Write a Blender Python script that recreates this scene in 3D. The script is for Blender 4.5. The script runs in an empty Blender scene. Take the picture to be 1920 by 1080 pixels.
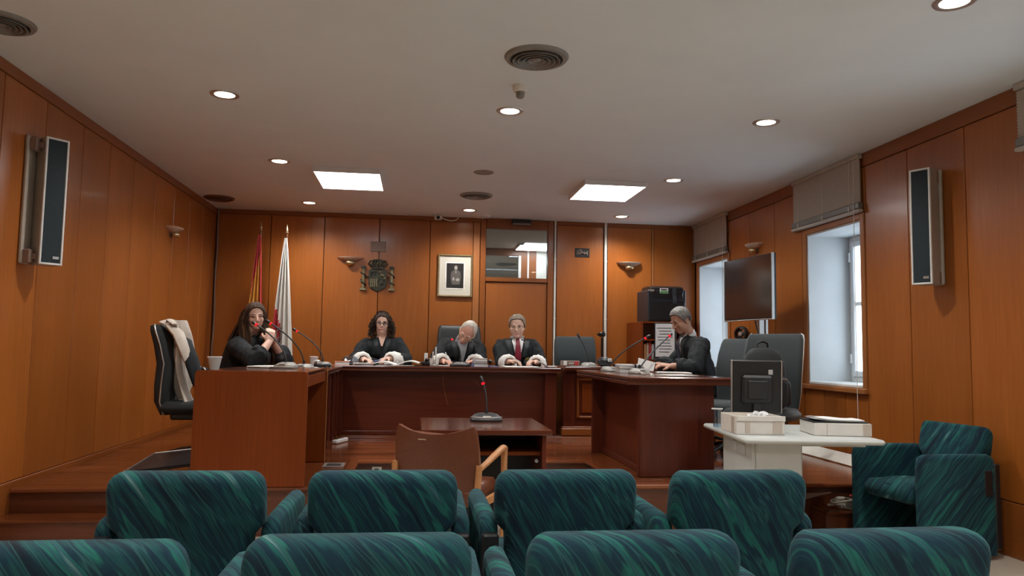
import bpy, bmesh, math, random
from mathutils import Vector, Matrix, noise
from mathutils.bvhtree import BVHTree
R = math.radians
scene = bpy.context.scene
C = scene.collection
V = Vector

# ---------------------------------------------------------------- camera
FPX = 1425.877
CAM_H = 1.2825
yaw, pitch, roll = .12424, .080644, .016177
fw = V((math.sin(yaw)*math.cos(pitch), math.cos(yaw)*math.cos(pitch), math.sin(pitch)))
rt = V((math.cos(yaw), -math.sin(yaw), 0)); up = rt.cross(fw)
r2 = rt*math.cos(roll)+up*math.sin(roll); u2 = up*math.cos(roll)-rt*math.sin(roll)
cam = bpy.data.cameras.new('camera'); cam.sensor_width = 36; cam.lens = FPX/1920*36; cam.clip_start = .05
cam_o = bpy.data.objects.new('camera', cam); C.objects.link(cam_o)
cam_o.matrix_world = Matrix((( r2.x, u2.x, -fw.x, 0), (r2.y, u2.y, -fw.y, 0), (r2.z, u2.z, -fw.z, CAM_H), (0, 0, 0, 1)))
scene.camera = cam_o
# ---------------------------------------------------------------- world: pale overcast sky
world = bpy.data.worlds.new('sky'); scene.world = world; world.use_nodes = True
bg = world.node_tree.nodes['Background']; bg.inputs[0].default_value = (.80, .90, 1.0, 1); bg.inputs[1].default_value = 6.0
# ---------------------------------------------------------------- view
vs = scene.view_settings
vs.view_transform = 'Standard'; vs.look = 'None'; vs.gamma = 1; vs.use_curve_mapping = False
vs.exposure = -0.2
DOWN_W = 92.0      # watts per recessed downlight
PANEL_E = 13.0      # emission of the flat light panels
try:
    scene.cycles.max_bounces = 8; scene.cycles.diffuse_bounces = 4; scene.cycles.glossy_bounces = 4
    scene.cycles.sample_clamp_indirect = 6.0
    scene.cycles.caustics_reflective = False; scene.cycles.caustics_refractive = False
except Exception: pass

# ---------------------------------------------------------------- room dimensions (metres)
XL, XR, YB, ZC, ZD = -2.603, 3.842, 10.16, 3.045, .3325
YR = -2.6            # wall behind the public seats
random.seed(7)

# ---------------------------------------------------------------- mesh helpers
WM = {}              # world matrix of every parent
class MB:
    def __init__(s): s.v = []; s.f = []; s.m = []
    def add(s, vs_, fs, mi=0, M=None):
        o = len(s.v)
        s.v += [tuple(M @ V(p)) for p in vs_] if M is not None else [tuple(p) for p in vs_]
        s.f += [tuple(i+o for i in f) for f in fs]; s.m += [mi]*len(fs); return s
    def box(s, c, d, mi=0, b=0.0, M=None):
        hx, hy, hz = d[0]/2, d[1]/2, d[2]/2
        if b <= 0:
            vv = [(c[0]+x*hx, c[1]+y*hy, c[2]+z*hz) for x in (-1, 1) for y in (-1, 1) for z in (-1, 1)]
            return s.add(vv, [(0,1,3,2), (4,6,7,5), (0,4,5,1), (2,3,7,6), (0,2,6,4), (1,5,7,3)], mi, M)
        b = min(b, hx*.95, hy*.95, hz*.95)
        vv = []; idx = {}
        for x in (-1, 1):
            for y in (-1, 1):
                for z in (-1, 1):
                    for a in range(3):
                        p = [x*(hx-(b if a != 0 else 0)), y*(hy-(b if a != 1 else 0)), z*(hz-(b if a != 2 else 0))]
                        idx[(x, y, z, a)] = len(vv); vv.append((c[0]+p[0], c[1]+p[1], c[2]+p[2]))
        fs = []
        for a in range(3):
            o1, o2 = [(1, 2), (0, 2), (0, 1)][a]
            for sg in (-1, 1):
                q = []
                for (p1, p2) in ((-1, -1), (1, -1), (1, 1), (-1, 1)):
                    k = [0, 0, 0]; k[a] = sg; k[o1] = p1; k[o2] = p2; q.append(idx[(k[0], k[1], k[2], a)])
                fs.append(q)
            for p1 in (-1, 1):
                for p2 in (-1, 1):
                    q = []
                    for sg, ax in ((-1, o1), (1, o1), (1, o2), (-1, o2)):
                        k = [0, 0, 0]; k[a] = sg; k[o1] = p1; k[o2] = p2; q.append(idx[(k[0], k[1], k[2], ax)])
                    fs.append(q)
        for x in (-1, 1):
            for y in (-1, 1):
                for z in (-1, 1): fs.append([idx[(x, y, z, a)] for a in range(3)])
        cc = V(c); out = []
        for q in fs:
            P = [V(vv[i]) for i in q]; n = (P[1]-P[0]).cross(P[2]-P[0]); m = sum(P, V())/len(P)-cc
            out.append(tuple(q) if n.dot(m) > 0 else tuple(reversed(q)))
        return s.add(vv, out, mi, M)
    def bb(s, x0, x1, y0, y1, z0, z1, mi=0, b=0.0, M=None):
        return s.box(((x0+x1)/2, (y0+y1)/2, (z0+z1)/2), (x1-x0, y1-y0, z1-z0), mi, b, M)
    def loft(s, rings, mi=0, cap=True, close=True):
        n = len(rings[0]); vv = [p for r in rings for p in r]; fs = []
        for i in range(len(rings)-1):
            for j in range(n if close else n-1):
                k = (j+1) % n; fs.append((i*n+j, i*n+k, (i+1)*n+k, (i+1)*n+j))
        if cap:
            fs.append(tuple(range(n-1, -1, -1))); fs.append(tuple((len(rings)-1)*n+j for j in range(n)))
        return s.add(vv, fs, mi)
    def tube(s, path, rad, n=8, mi=0, cap=True, flat=1.0, upv=None):
        path = [V(p) for p in path]; m = len(path)
        if not hasattr(rad, '__len__'): rad = [rad]*m
        rings = []; pu = None
        for i, p in enumerate(path):
            t = (path[min(i+1, m-1)]-path[max(i-1, 0)])
            t = t.normalized() if t.length > 1e-9 else V((0, 0, 1))
            if pu is None:
                pu = V(upv) if upv else (V((0, 0, 1)) if abs(t.z) < .9 else V((0, 1, 0)))
            u_ = pu-t*pu.dot(t)
            if u_.length < 1e-6: u_ = t.orthogonal()
            u_.normalize(); w_ = t.cross(u_); pu = u_
            rings.append([p+(w_*math.cos(2*math.pi*k/n)+u_*math.sin(2*math.pi*k/n)*flat)*rad[i] for k in range(n)])
        return s.loft(rings, mi, cap)
    def lathe(s, prof, n=20, c=(0, 0, 0), mi=0, M=None, cap=False):
        vv = []; fs = []; k = len(prof)
        for j in range(n):
            a = 2*math.pi*j/n
            for r_, z_ in prof: vv.append((c[0]+r_*math.cos(a), c[1]+r_*math.sin(a), c[2]+z_))
        for j in range(n):
            j2 = (j+1) % n
            for i in range(k-1): fs.append((j*k+i, j2*k+i, j2*k+i+1, j*k+i+1))
        if cap:
            fs.append(tuple(j*k for j in range(n-1, -1, -1))); fs.append(tuple(j*k+k-1 for j in range(n)))
        return s.add(vv, fs, mi, M)
    def ell(s, c, r_, nu=16, nv=10, mi=0, M=None):
        vv = [(c[0], c[1], c[2]-r_[2])]; fs = []
        for i in range(1, nv):
            a = -math.pi/2+math.pi*i/nv
            for j in range(nu):
                t = 2*math.pi*j/nu
                vv.append((c[0]+r_[0]*math.cos(a)*math.cos(t), c[1]+r_[1]*math.cos(a)*math.sin(t), c[2]+r_[2]*math.sin(a)))
        vv.append((c[0], c[1], c[2]+r_[2])); L = len(vv)-1
        for j in range(nu):
            j2 = (j+1) % nu; fs.append((0, 1+j2, 1+j)); fs.append((L, L-nu+j, L-nu+j2))
            for i in range(nv-2): fs.append((1+i*nu+j, 1+i*nu+j2, 1+(i+1)*nu+j2, 1+(i+1)*nu+j))
        return s.add(vv, fs, mi, M)
    def prism(s, poly, h0, h1, mi=0, M=None):     # polygon in local xy, extruded in z
        n = len(poly); vv = [(p[0], p[1], h0) for p in poly]+[(p[0], p[1], h1) for p in poly]
        fs = [tuple(range(n-1, -1, -1)), tuple(range(n, 2*n))]+[(i, (i+1) % n, n+(i+1) % n, n+i) for i in range(n)]
        return s.add(vv, fs, mi, M)
    def sheet(s, fn, nu, nv, th=.004, mi=0, mfn=None):   # fn(u,v) -> point; a thin closed sheet
        P = [[V(fn(i/nu, j/nv)) for j in range(nv+1)] for i in range(nu+1)]
        top = []; bot = []
        for i in range(nu+1):
            for j in range(nv+1):
                du = P[min(i+1, nu)][j]-P[max(i-1, 0)][j]; dv = P[i][min(j+1, nv)]-P[i][max(j-1, 0)]
                n = du.cross(dv); n = n.normalized() if n.length > 1e-12 else V((0, 0, 1))
                top.append(P[i][j]+n*th/2); bot.append(P[i][j]-n*th/2)
        N = len(top); id_ = lambda i, j: i*(nv+1)+j
        o = len(s.v); s.v += [tuple(p) for p in top+bot]
        def q(f, m): s.f.append(tuple(k+o for k in f)); s.m.append(m)
        for i in range(nu):
            for j in range(nv):
                m = mfn(i, j) if mfn else mi
                a, b, c, d = id_(i, j), id_(i+1, j), id_(i+1, j+1), id_(i, j+1)
                q((a, b, c, d), m); q((a+N, d+N, c+N, b+N), m)
        for i in range(nu):
            for j in (0, nv):
                a, b = id_(i, j), id_(i+1, j); q((a, a+N, b+N, b) if j == 0 else (a, b, b+N, a+N), mfn(i, min(j, nv-1)) if mfn else mi)
        for j in range(nv):
            for i in (0, nu):
                a, b = id_(i, j), id_(i, j+1); q((a, b, b+N, a+N) if i == 0 else (a, a+N, b+N, b), mfn(min(i, nu-1), j) if mfn else mi)
        return s
    def mesh(s, name, mats, inv=None, smooth=30):
        me = bpy.data.meshes.new(name)
        vv = s.v if inv is None else [tuple(inv @ V(p)) for p in s.v]
        me.from_pydata(vv, [], s.f)
        for m in (mats if isinstance(mats, (list, tuple)) else [mats]): me.materials.append(m)
        if len(me.materials) > 1: me.polygons.foreach_set('material_index', s.m)
        bm = bmesh.new(); bm.from_mesh(me); bmesh.ops.recalc_face_normals(bm, faces=bm.faces); bm.to_mesh(me); bm.free()
        if smooth:
            me.polygons.foreach_set('use_smooth', [True]*len(me.polygons))
            me.set_sharp_from_angle(angle=R(smooth))
        me.update(); return me
    def build(s, name, mats, parent=None, smooth=30):
        inv = WM[parent.name].inverted() if parent is not None else None
        o = bpy.data.objects.new(name, s.mesh(name, mats, inv, smooth)); C.objects.link(o)
        if parent is not None: o.parent = parent; WM[o.name] = WM[parent.name].copy()
        else: WM[o.name] = Matrix()
        return o

def tag(o, label=None, cat=None, group=None, kind=None):
    for k, x in (('label', label), ('category', cat), ('group', group), ('kind', kind)):
        if x: o[k] = x
    return o
def thing(name, label, cat, loc=(0, 0, 0), rz=0.0, group=None):
    o = bpy.data.objects.new(name, None); C.objects.link(o); o.empty_display_size = .1
    o.location = loc; o.rotation_euler = (0, 0, rz); WM[o.name] = Matrix.Translation(loc) @ Matrix.Rotation(rz, 4, 'Z')
    return tag(o, label, cat, group)
def single(mb, name, mats, label, cat, loc, group=None, smooth=30):       # one-mesh thing, origin at loc
    o = bpy.data.objects.new(name, mb.mesh(name, mats, Matrix.Translation(loc).inverted(), smooth)); C.objects.link(o)
    o.location = loc; WM[o.name] = Matrix.Translation(loc); return tag(o, label, cat, group)
def loc_part(mb, name, mats, parent, smooth=30):                              # part given in the parent's own frame
    o = bpy.data.objects.new(name, mb.mesh(name, mats, None, smooth)); C.objects.link(o); o.parent = parent
    WM[o.name] = WM[parent.name].copy(); return o
def struct(mb, name, mats, smooth=30): return tag(mb.build(name, mats, None, smooth), kind='structure')
def copy_tree(o, parent=None, loc=None, rz=None, label=None):
    c = o.copy(); C.objects.link(c)
    if parent is not None: c.parent = parent
    if loc is not None: c.location = loc
    if rz is not None: c.rotation_euler = (0, 0, rz)
    if label: c['label'] = label
    for ch in list(o.children): copy_tree(ch, c)
    return c

# ---------------------------------------------------------------- materials
def nodes(name):
    m = bpy.data.materials.new(name); m.use_nodes = True; nt = m.node_tree
    return m, nt, nt.nodes['Principled BSDF']
def lnk(nt, a, b): nt.links.new(a, b)
def nn(nt, t, **k):
    n = nt.nodes.new(t)
    for a, b in k.items(): setattr(n, a, b)
    return n
def plain(name, col, rough=.5, metal=0.0, var=.12, scale=30, bump=0.0, coat=0.0, sheen=0.0, emit=None, es=0.0, spec=None):
    m, nt, p = nodes(name)
    tc = nn(nt, 'ShaderNodeTexCoord'); no = nn(nt, 'ShaderNodeTexNoise'); no.inputs['Scale'].default_value = scale; no.inputs['Detail'].default_value = 4
    lnk(nt, tc.outputs['Object'], no.inputs['Vector'])
    cr = nn(nt, 'ShaderNodeValToRGB')
    cr.color_ramp.elements[0].position = .3; cr.color_ramp.elements[1].position = .7
    cr.color_ramp.elements[0].color = tuple(c*(1-var) for c in col)+(1,); cr.color_ramp.elements[1].color = tuple(min(1, c*(1+var)) for c in col)+(1,)
    lnk(nt, no.outputs['Fac'], cr.inputs['Fac']); lnk(nt, cr.outputs['Color'], p.inputs['Base Color'])
    p.inputs['Roughness'].default_value = rough; p.inputs['Metallic'].default_value = metal
    p.inputs['Coat Weight'].default_value = coat; p.inputs['Coat Roughness'].default_value = .15
    if spec is not None: p.inputs['Specular IOR Level'].default_value = spec
    if sheen: p.inputs['Sheen Weight'].default_value = sheen
    if bump:
        b = nn(nt, 'ShaderNodeBump'); b.inputs['Strength'].default_value = bump; b.inputs['Distance'].default_value = .01
        lnk(nt, no.outputs['Fac'], b.inputs['Height']); lnk(nt, b.outputs['Normal'], p.inputs['Normal'])
    if emit: p.inputs['Emission Color'].default_value = emit+(1,); p.inputs['Emission Strength'].default_value = es
    return m
def wood(name, c1, c2, axis='z', rough=.35, coat=.0, fine=60, var=.18, spec=.5):
    m, nt, p = nodes(name)
    tc = nn(nt, 'ShaderNodeTexCoord'); oi = nn(nt, 'ShaderNodeObjectInfo')
    of = nn(nt, 'ShaderNodeVectorMath', operation='SCALE'); of.inputs[0].default_value = (7.3, 4.1, 9.7); lnk(nt, oi.outputs['Random'], of.inputs['Scale'])
    ad = nn(nt, 'ShaderNodeVectorMath', operation='ADD'); lnk(nt, tc.outputs['Object'], ad.inputs[0]); lnk(nt, of.outputs[0], ad.inputs[1])
    mp = nn(nt, 'ShaderNodeMapping'); sc = {'x': (.04, 1, 1), 'y': (1, .04, 1), 'z': (1, 1, .04)}[axis]
    mp.inputs['Scale'].default_value = tuple(fine*q for q in sc); lnk(nt, ad.outputs[0], mp.inputs['Vector'])
    n1 = nn(nt, 'ShaderNodeTexNoise'); n1.inputs['Scale'].default_value = 1; n1.inputs['Detail'].default_value = 5; n1.inputs['Roughness'].default_value = .6; lnk(nt, mp.outputs[0], n1.inputs['Vector'])
    mp2 = nn(nt, 'ShaderNodeMapping'); mp2.inputs['Scale'].default_value = tuple((3.5 if q == 1 else .5) for q in sc); lnk(nt, ad.outputs[0], mp2.inputs['Vector'])
    n2 = nn(nt, 'ShaderNodeTexNoise'); n2.inputs['Scale'].default_value = 1; n2.inputs['Detail'].default_value = 3; lnk(nt, mp2.outputs[0], n2.inputs['Vector'])
    mx = nn(nt, 'ShaderNodeMath', operation='MULTIPLY_ADD'); mx.inputs[1].default_value = .55; lnk(nt, n1.outputs['Fac'], mx.inputs[0])
    m3 = nn(nt, 'ShaderNodeMath', operation='MULTIPLY'); m3.inputs[1].default_value = .45; lnk(nt, n2.outputs['Fac'], m3.inputs[0]); lnk(nt, m3.outputs[0], mx.inputs[2])
    cr = nn(nt, 'ShaderNodeValToRGB'); cr.color_ramp.elements[0].position = .32; cr.color_ramp.elements[1].position = .68
    cr.color_ramp.elements[0].color = c1+(1,); cr.color_ramp.elements[1].color = c2+(1,); lnk(nt, mx.outputs[0], cr.inputs['Fac'])
    hs = nn(nt, 'ShaderNodeHueSaturation'); mr = nn(nt, 'ShaderNodeMapRange'); mr.inputs['To Min'].default_value = 1-var; mr.inputs['To Max'].default_value = 1+var
    lnk(nt, oi.outputs['Random'], mr.inputs['Value']); lnk(nt, mr.outputs[0], hs.inputs['Value']); lnk(nt, cr.outputs['Color'], hs.inputs['Color'])
    lnk(nt, hs.outputs['Color'], p.inputs['Base Color']); p.inputs['Roughness'].default_value = rough
    p.inputs['Coat Weight'].default_value = coat; p.inputs['Coat Roughness'].default_value = .12; p.inputs['Specular IOR Level'].default_value = spec
    b = nn(nt, 'ShaderNodeBump'); b.inputs['Strength'].default_value = .05; b.inputs['Distance'].default_value = .004
    lnk(nt, n1.outputs['Fac'], b.inputs['Height']); lnk(nt, b.outputs['Normal'], p.inputs['Normal'])
    return m
def stripes(name):
    # woven upholstery: irregular diagonal streaks of navy, petrol, green and pale teal
    m, nt, p = nodes(name)
    tc = nn(nt, 'ShaderNodeTexCoord'); oi = nn(nt, 'ShaderNodeObjectInfo')
    wv = nn(nt, 'ShaderNodeTexNoise'); wv.inputs['Scale'].default_value = 3.0; lnk(nt, tc.outputs['Object'], wv.inputs['Vector'])
    of = nn(nt, 'ShaderNodeVectorMath', operation='MULTIPLY_ADD'); of.inputs[1].default_value = (.05, .05, .05); lnk(nt, wv.outputs['Color'], of.inputs[0]); lnk(nt, tc.outputs['Object'], of.inputs[2])
    def dot(vec):
        d = nn(nt, 'ShaderNodeVectorMath', operation='DOT_PRODUCT'); d.inputs[1].default_value = vec; lnk(nt, of.outputs[0], d.inputs[0]); return d.outputs['Value']
    cb = nn(nt, 'ShaderNodeCombineXYZ')
    a = nn(nt, 'ShaderNodeMath', operation='MULTIPLY'); a.inputs[1].default_value = 22; lnk(nt, dot((.80, .62, .60)), a.inputs[0])
    c_ = nn(nt, 'ShaderNodeMath', operation='MULTIPLY'); c_.inputs[1].default_value = 2.2; lnk(nt, dot((-.6, .1, .8)), c_.inputs[0])
    sd = nn(nt, 'ShaderNodeMath', operation='MULTIPLY'); sd.inputs[1].default_value = 37; lnk(nt, oi.outputs['Random'], sd.inputs[0])
    lnk(nt, a.outputs[0], cb.inputs[0]); lnk(nt, c_.outputs[0], cb.inputs[1]); lnk(nt, sd.outputs[0], cb.inputs[2])
    n1 = nn(nt, 'ShaderNodeTexNoise'); n1.inputs['Scale'].default_value = 1; n1.inputs['Detail'].default_value = 2.5; n1.inputs['Roughness'].default_value = .6; lnk(nt, cb.outputs[0], n1.inputs['Vector'])
    cr = nn(nt, 'ShaderNodeValToRGB'); e = cr.color_ramp.elements
    e[0].position = .24; e[0].color = (.004, .009, .018, 1); e[1].position = .75; e[1].color = (.16, .30, .28, 1)
    for pos, col in ((.38, (.008, .026, .042)), (.46, (.012, .070, .076)), (.51, (.008, .030, .052)), (.57, (.010, .040, .060)), (.61, (.016, .140, .112)), (.66, (.016, .075, .095)), (.70, (.05, .13, .15))):
        q = e.new(pos); q.color = col+(1,)
    lnk(nt, n1.outputs['Fac'], cr.inputs['Fac'])
    cb2 = nn(nt, 'ShaderNodeCombineXYZ'); a2 = nn(nt, 'ShaderNodeMath', operation='MULTIPLY'); a2.inputs[1].default_value = 1.9; lnk(nt, a.outputs[0], a2.inputs[0]); lnk(nt, a2.outputs[0], cb2.inputs[0]); lnk(nt, c_.outputs[0], cb2.inputs[1]); lnk(nt, sd.outputs[0], cb2.inputs[2])
    n2 = nn(nt, 'ShaderNodeTexNoise'); n2.inputs['Scale'].default_value = 1; n2.inputs['Detail'].default_value = 1; lnk(nt, cb2.outputs[0], n2.inputs['Vector'])
    cr2 = nn(nt, 'ShaderNodeValToRGB'); e2 = cr2.color_ramp.elements; e2[0].position = .475; e2[0].color = (0, 0, 0, 1); e2[1].position = .525; e2[1].color = (0, 0, 0, 1); q = e2.new(.50); q.color = (.75, .75, .75, 1); lnk(nt, n2.outputs['Fac'], cr2.inputs['Fac'])
    mx = nn(nt, 'ShaderNodeMix', data_type='RGBA'); mx.inputs['B'].default_value = (.030, .115, .115, 1); lnk(nt, cr2.outputs['Color'], mx.inputs['Factor']); lnk(nt, cr.outputs['Color'], mx.inputs['A'])
    lnk(nt, mx.outputs['Result'], p.inputs['Base Color'])
    p.inputs['Roughness'].default_value = .85; p.inputs['Specular IOR Level'].default_value = .2; p.inputs['Sheen Weight'].default_value = .10; p.inputs['Sheen Roughness'].default_value = .4; p.inputs['Sheen Tint'].default_value = (.5, .85, .9, 1)
    nf = nn(nt, 'ShaderNodeTexNoise'); nf.inputs['Scale'].default_value = 350; lnk(nt, tc.outputs['Object'], nf.inputs['Vector'])
    b = nn(nt, 'ShaderNodeBump'); b.inputs['Strength'].default_value = .25; b.inputs['Distance'].default_value = .003; lnk(nt, nf.outputs['Fac'], b.inputs['Height']); lnk(nt, b.outputs['Normal'], p.inputs['Normal'])
    return m
def glass(name, tint=(.95, .98, 1), gl=.08):
    m = bpy.data.materials.new(name); m.use_nodes = True; nt = m.node_tree; nt.nodes.clear()
    o = nn(nt, 'ShaderNodeOutputMaterial'); t = nn(nt, 'ShaderNodeBsdfTransparent'); t.inputs[0].default_value = tint+(1,)
    g = nn(nt, 'ShaderNodeBsdfGlossy'); g.inputs['Roughness'].default_value = .02
    mx = nn(nt, 'ShaderNodeMixShader'); mx.inputs[0].default_value = gl
    lnk(nt, t.outputs[0], mx.inputs[1]); lnk(nt, g.outputs[0], mx.inputs[2]); lnk(nt, mx.outputs[0], o.inputs[0]); return m
def glow(name, col, s):
    m = bpy.data.materials.new(name); m.use_nodes = True; nt = m.node_tree; nt.nodes.clear()
    o = nn(nt, 'ShaderNodeOutputMaterial'); e = nn(nt, 'ShaderNodeEmission'); e.inputs[0].default_value = col+(1,); e.inputs[1].default_value = s
    lnk(nt, e.outputs[0], o.inputs[0]); return m

M = dict(
    wall=wood('veneer_wall', (.29, .082, .011), (.41, .126, .024), 'z', .32, .10, 70, .10),
    trim=wood('veneer_trim', (.22, .062, .010), (.31, .092, .018), 'y', .35, .10, 60, .06),
    trimz=wood('veneer_trim_upright', (.30, .105, .03), (.42, .16, .05), 'z', .35, .10, 60, .06),
    groove=plain('groove_dark_wood', (.035, .012, .005), .8),  # near-black wood backing that shows in the panel joints
    door=wood('veneer_door', (.31, .090, .016), (.38, .118, .024), 'z', .35, .08, 60, .04),
    plank=wood('lacquered_plank', (.10, .024, .008), (.25, .070, .020), 'x', .20, .35, 40, .30),
    riser=wood('riser_wood', (.085, .020, .008), (.15, .040, .013), 'x', .30, .2, 40, .10),
    maho=wood('mahogany_panel', (.065, .012, .006), (.145, .028, .011), 'x', .30, .15, 30, .08, .35),
    mahoz=wood('mahogany_upright', (.072, .013, .007), (.135, .027, .011), 'z', .30, .15, 40, .08, .35),
    mtop=wood('mahogany_top', (.075, .018, .010), (.14, .036, .016), 'x', .16, .5, 40, .05),
    desk=wood('veneer_desk', (.17, .032, .003), (.23, .048, .006), 'z', .42, .0, 60, .04, .25),
    oak=wood('light_beech', (.40, .17, .06), (.58, .28, .11), 'y', .4, .1, 50, .05),
    ceil=plain('painted_ceiling', (.79, .865, .89), .9, 0, .02, 2.5, .02),
    floor=plain('beige_linoleum', (.56, .50, .41), .38, 0, .05, 9),
    plaster=plain('white_plaster', (.58, .60, .61), .8, 0, .02, 5),
    hallp=plain('hall_paint', (.80, .75, .68), .85, 0, .02, 4),
    white=plain('white_lacquer', (.78, .79, .78), .4, 0, .02, 20),
    upvc=plain('window_plastic', (.82, .84, .85), .35, 0, .02, 20),
    blind=plain('blind_slat', (.50, .47, .42), .55, 0, .05, 40),
    blindrail=plain('blind_rail', (.20, .20, .19), .45, .2, .05, 40),
    chrome=plain('chrome', (.75, .75, .74), .18, 1, .03, 20),
    alu=plain('brushed_aluminium', (.62, .62, .60), .35, .9, .05, 40),
    brass=plain('gilded_frame', (.72, .58, .34), .25, .9, .12, 20),
    bronze=plain('dark_bronze', (.055, .055, .040), .45, .55, .45, 45, .4),
    bronzel=plain('worn_bronze', (.30, .25, .15), .4, .7, .3, 40, .3),
    black=plain('black_plastic', (.012, .012, .014), .38, 0, .2, 60),
    dark=plain('charcoal_plastic', (.020, .021, .023), .5, 0, .15, 60),
    screen=plain('dark_screen', (.016, .010, .010), .12, 0, .05, 5, coat=.6),
    fabblk=plain('charcoal_fabric', (.018, .022, .025), .85, 0, .2, 260, .15, sheen=.05),
    fabblu=plain('slate_fabric', (.030, .041, .045), .8, 0, .15, 260, .12, sheen=.2),
    leathb=plain('black_leather', (.012, .017, .018), .42, 0, .2, 90, .12),
    leather=plain('brown_leather', (.150, .045, .020), .38, 0, .10, 60, .06),
    grille=plain('speaker_cloth', (.010, .022, .030), .75, 0, .25, 200, .2),
    spk=plain('speaker_case', (.46, .42, .36), .5, .3, .06, 20),
    robe=plain('black_robe', (.009, .012, .015), .85, 0, .3, 20, .25),
    satin=plain('black_satin', (.013, .018, .023), .5, 0, .3, 16, .0),
    skin=plain('skin_light', (.78, .50, .39), .5, 0, .05, 25),
    skin2=plain('skin_ruddy', (.72, .40, .30), .5, 0, .07, 25),
    skin3=plain('skin_tan', (.58, .33, .23), .5, 0, .07, 25),
    lip=plain('lip', (.55, .20, .17), .45, 0, .05, 40),
    eyew=plain('eye_white', (.72, .68, .64), .25), eyed=plain('iris', (.025, .015, .010), .2),
    hairb=plain('brown_hair', (.050, .022, .010), .75, 0, .5, 90, .3), hairl=plain('light_brown_hair', (.17, .090, .038), .75, 0, .4, 90, .3),
    hairc=plain('dark_curly_hair', (.034, .016, .009), .75, 0, .6, 60, .3),
    hairg=plain('grey_hair', (.23, .185, .14), .65, 0, .35, 120, .4), hairw=plain('white_hair', (.55, .50, .43), .55, 0, .2, 120, .3),
    hairs=plain('salt_pepper_hair', (.18, .17, .16), .55, 0, .5, 120, .4),
    shirt=plain('white_shirt', (.76, .76, .77), .7, 0, .03, 30), shirtg=plain('grey_shirt', (.33, .35, .38), .7, 0, .08, 30),
    lace=plain('white_lace', (.88, .87, .83), .85, 0, .08, 130, .5),
    tie=plain('crimson_tie', (.22, .012, .030), .5, 0, .12, 90), tieb=plain('navy_tie', (.03, .04, .07), .5, 0, .15, 90),
    gown=plain('jacket_beige', (.60, .53, .46), .85, 0, .12, 14, .2),
    paper=plain('paper', (.82, .82, .80), .8, 0, .02, 40), paperg=plain('printed_paper', (.58, .58, .58), .8, 0, .12, 160),
    card=plain('cardboard', (.50, .38, .26), .8, 0, .08, 20), cardw=plain('white_cardboard', (.72, .69, .64), .6, 0, .05, 12),
    tape=plain('parcel_tape', (.56, .49, .42), .25, 0, .06, 14), plastic=plain('crumpled_plastic', (.74, .75, .76), .2, 0, .05, 30),
    bookb=plain('blue_cover', (.16, .20, .42), .5), bookg=plain('grey_cover', (.22, .23, .25), .6), bookr=plain('red_cover', (.50, .05, .05), .5), booko=plain('orange_cover', (.62, .22, .12), .5),
    office=plain('cream_laminate', (.56, .585, .57), .42, 0, .03, 12),
    redled=glow('red_lamp_ring', (1, .015, .025), 1.6), lamp=glow('downlight_lens', (1, .90, .72), 16.0), panel=glow('panel_diffuser', (.93, .98, 1), PANEL_E),
    vent=plain('vent_metal', (.27, .26, .24), .5, .2, .08, 30), ventd=plain('vent_dark', (.05, .05, .05), .7), brownv=plain('brown_plate', (.16, .075, .04), .6),
    red=plain('flag_red', (.46, .012, .018), .65, 0, .08, 14, sheen=.3), yellow=plain('flag_yellow', (.72, .33, .03), .65, 0, .08, 14, sheen=.3), flagw=plain('flag_white', (.70, .68, .62), .7, 0, .05, 14, sheen=.3), crestb=plain('crest_brown', (.24, .10, .045), .7, 0, .4, 60), crestg=plain('crest_grey', (.10, .11, .10), .7, 0, .3, 60),
    pole=plain('pole_wood', (.12, .045, .02), .35, 0, .1, 20), mat=plain('picture_mount', (.60, .57, .49), .8, 0, .02, 30), matw=plain('mount_bevel', (.80, .79, .74), .8), photo=plain('photo_dark', (.020, .019, .018), .35, 0, .3, 20), photol=plain('photo_light', (.36, .33, .30), .4), photom=plain('photo_mid', (.10, .09, .085), .4),
    mirror=plain('mirror_film', (.80, .78, .74), .03, 1, .01, 5), glass=glass('window_glass'), acryl=glass('clear_plastic', (.80, .88, .95), .22),
    cable=plain('grey_cable', (.48, .45, .40), .5), fabric=stripes('striped_upholstery'), green=plain('green_label', (.12, .40, .14), .5), gold=plain('gold_badge', (.45, .36, .12), .4, .6, .4, 120),
    pipe=plain('white_conduit', (.74, .71, .64), .5, 0, .03, 20), plate=plain('dull_plate', (.24, .165, .13), .5, .2, .06, 20), sconce=plain('sconce_glass', (.62, .42, .30), .25, 0, .12, 20, coat=.5), sconcew=plain('sconce_cream', (.66, .55, .44), .3, 0, .05, 20, coat=.4), bluedk=plain('navy_case', (.018, .022, .030), .45),
)
# ================================================================ THE ROOM
XO = 4.36                                   # outer face of the window wall
f = MB(); f.bb(XL-.2, XO, YR-.1, YB+.2, -.1, 0); struct(f, 'floor', M['floor'])
f = MB(); f.bb(XL-.2, XO, YR-.1, YB+.2, ZC, ZC+.1); struct(f, 'ceiling', M['ceil'])
PT = .019                                    # panel thickness
G = .004                                     # half of the joint between two panels
# ---- left wall
w = MB(); w.bb(XL-.2, XL-PT, YR-.1, YB+.2, 0, ZC); wl = struct(w, 'wall_left', M['groove'])
seams = [10.16, 9.556, 9.0, 8.432, 7.842, 7.253, 6.702, 6.179, 5.58, 5.026]
while seams[-1] > YR+.3: seams.append(seams[-1]-.565)
seams.append(YR)
for a, b in zip(seams[1:], seams): MB().bb(XL-PT, XL, a+G, b-G, .375, 2.963, b=.003).build('panel', M['wall'], wl)
t = MB(); t.bb(XL-PT, XL+.008, YR, YB, 2.966, ZC, b=.004); struct(t, 'trim_1', M['trim'])
t = MB(); t.bb(XL-PT, XL+.006, YR, YB, 0, .372, b=.004); struct(t, 'baseboard_left', M['trim'])
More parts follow.
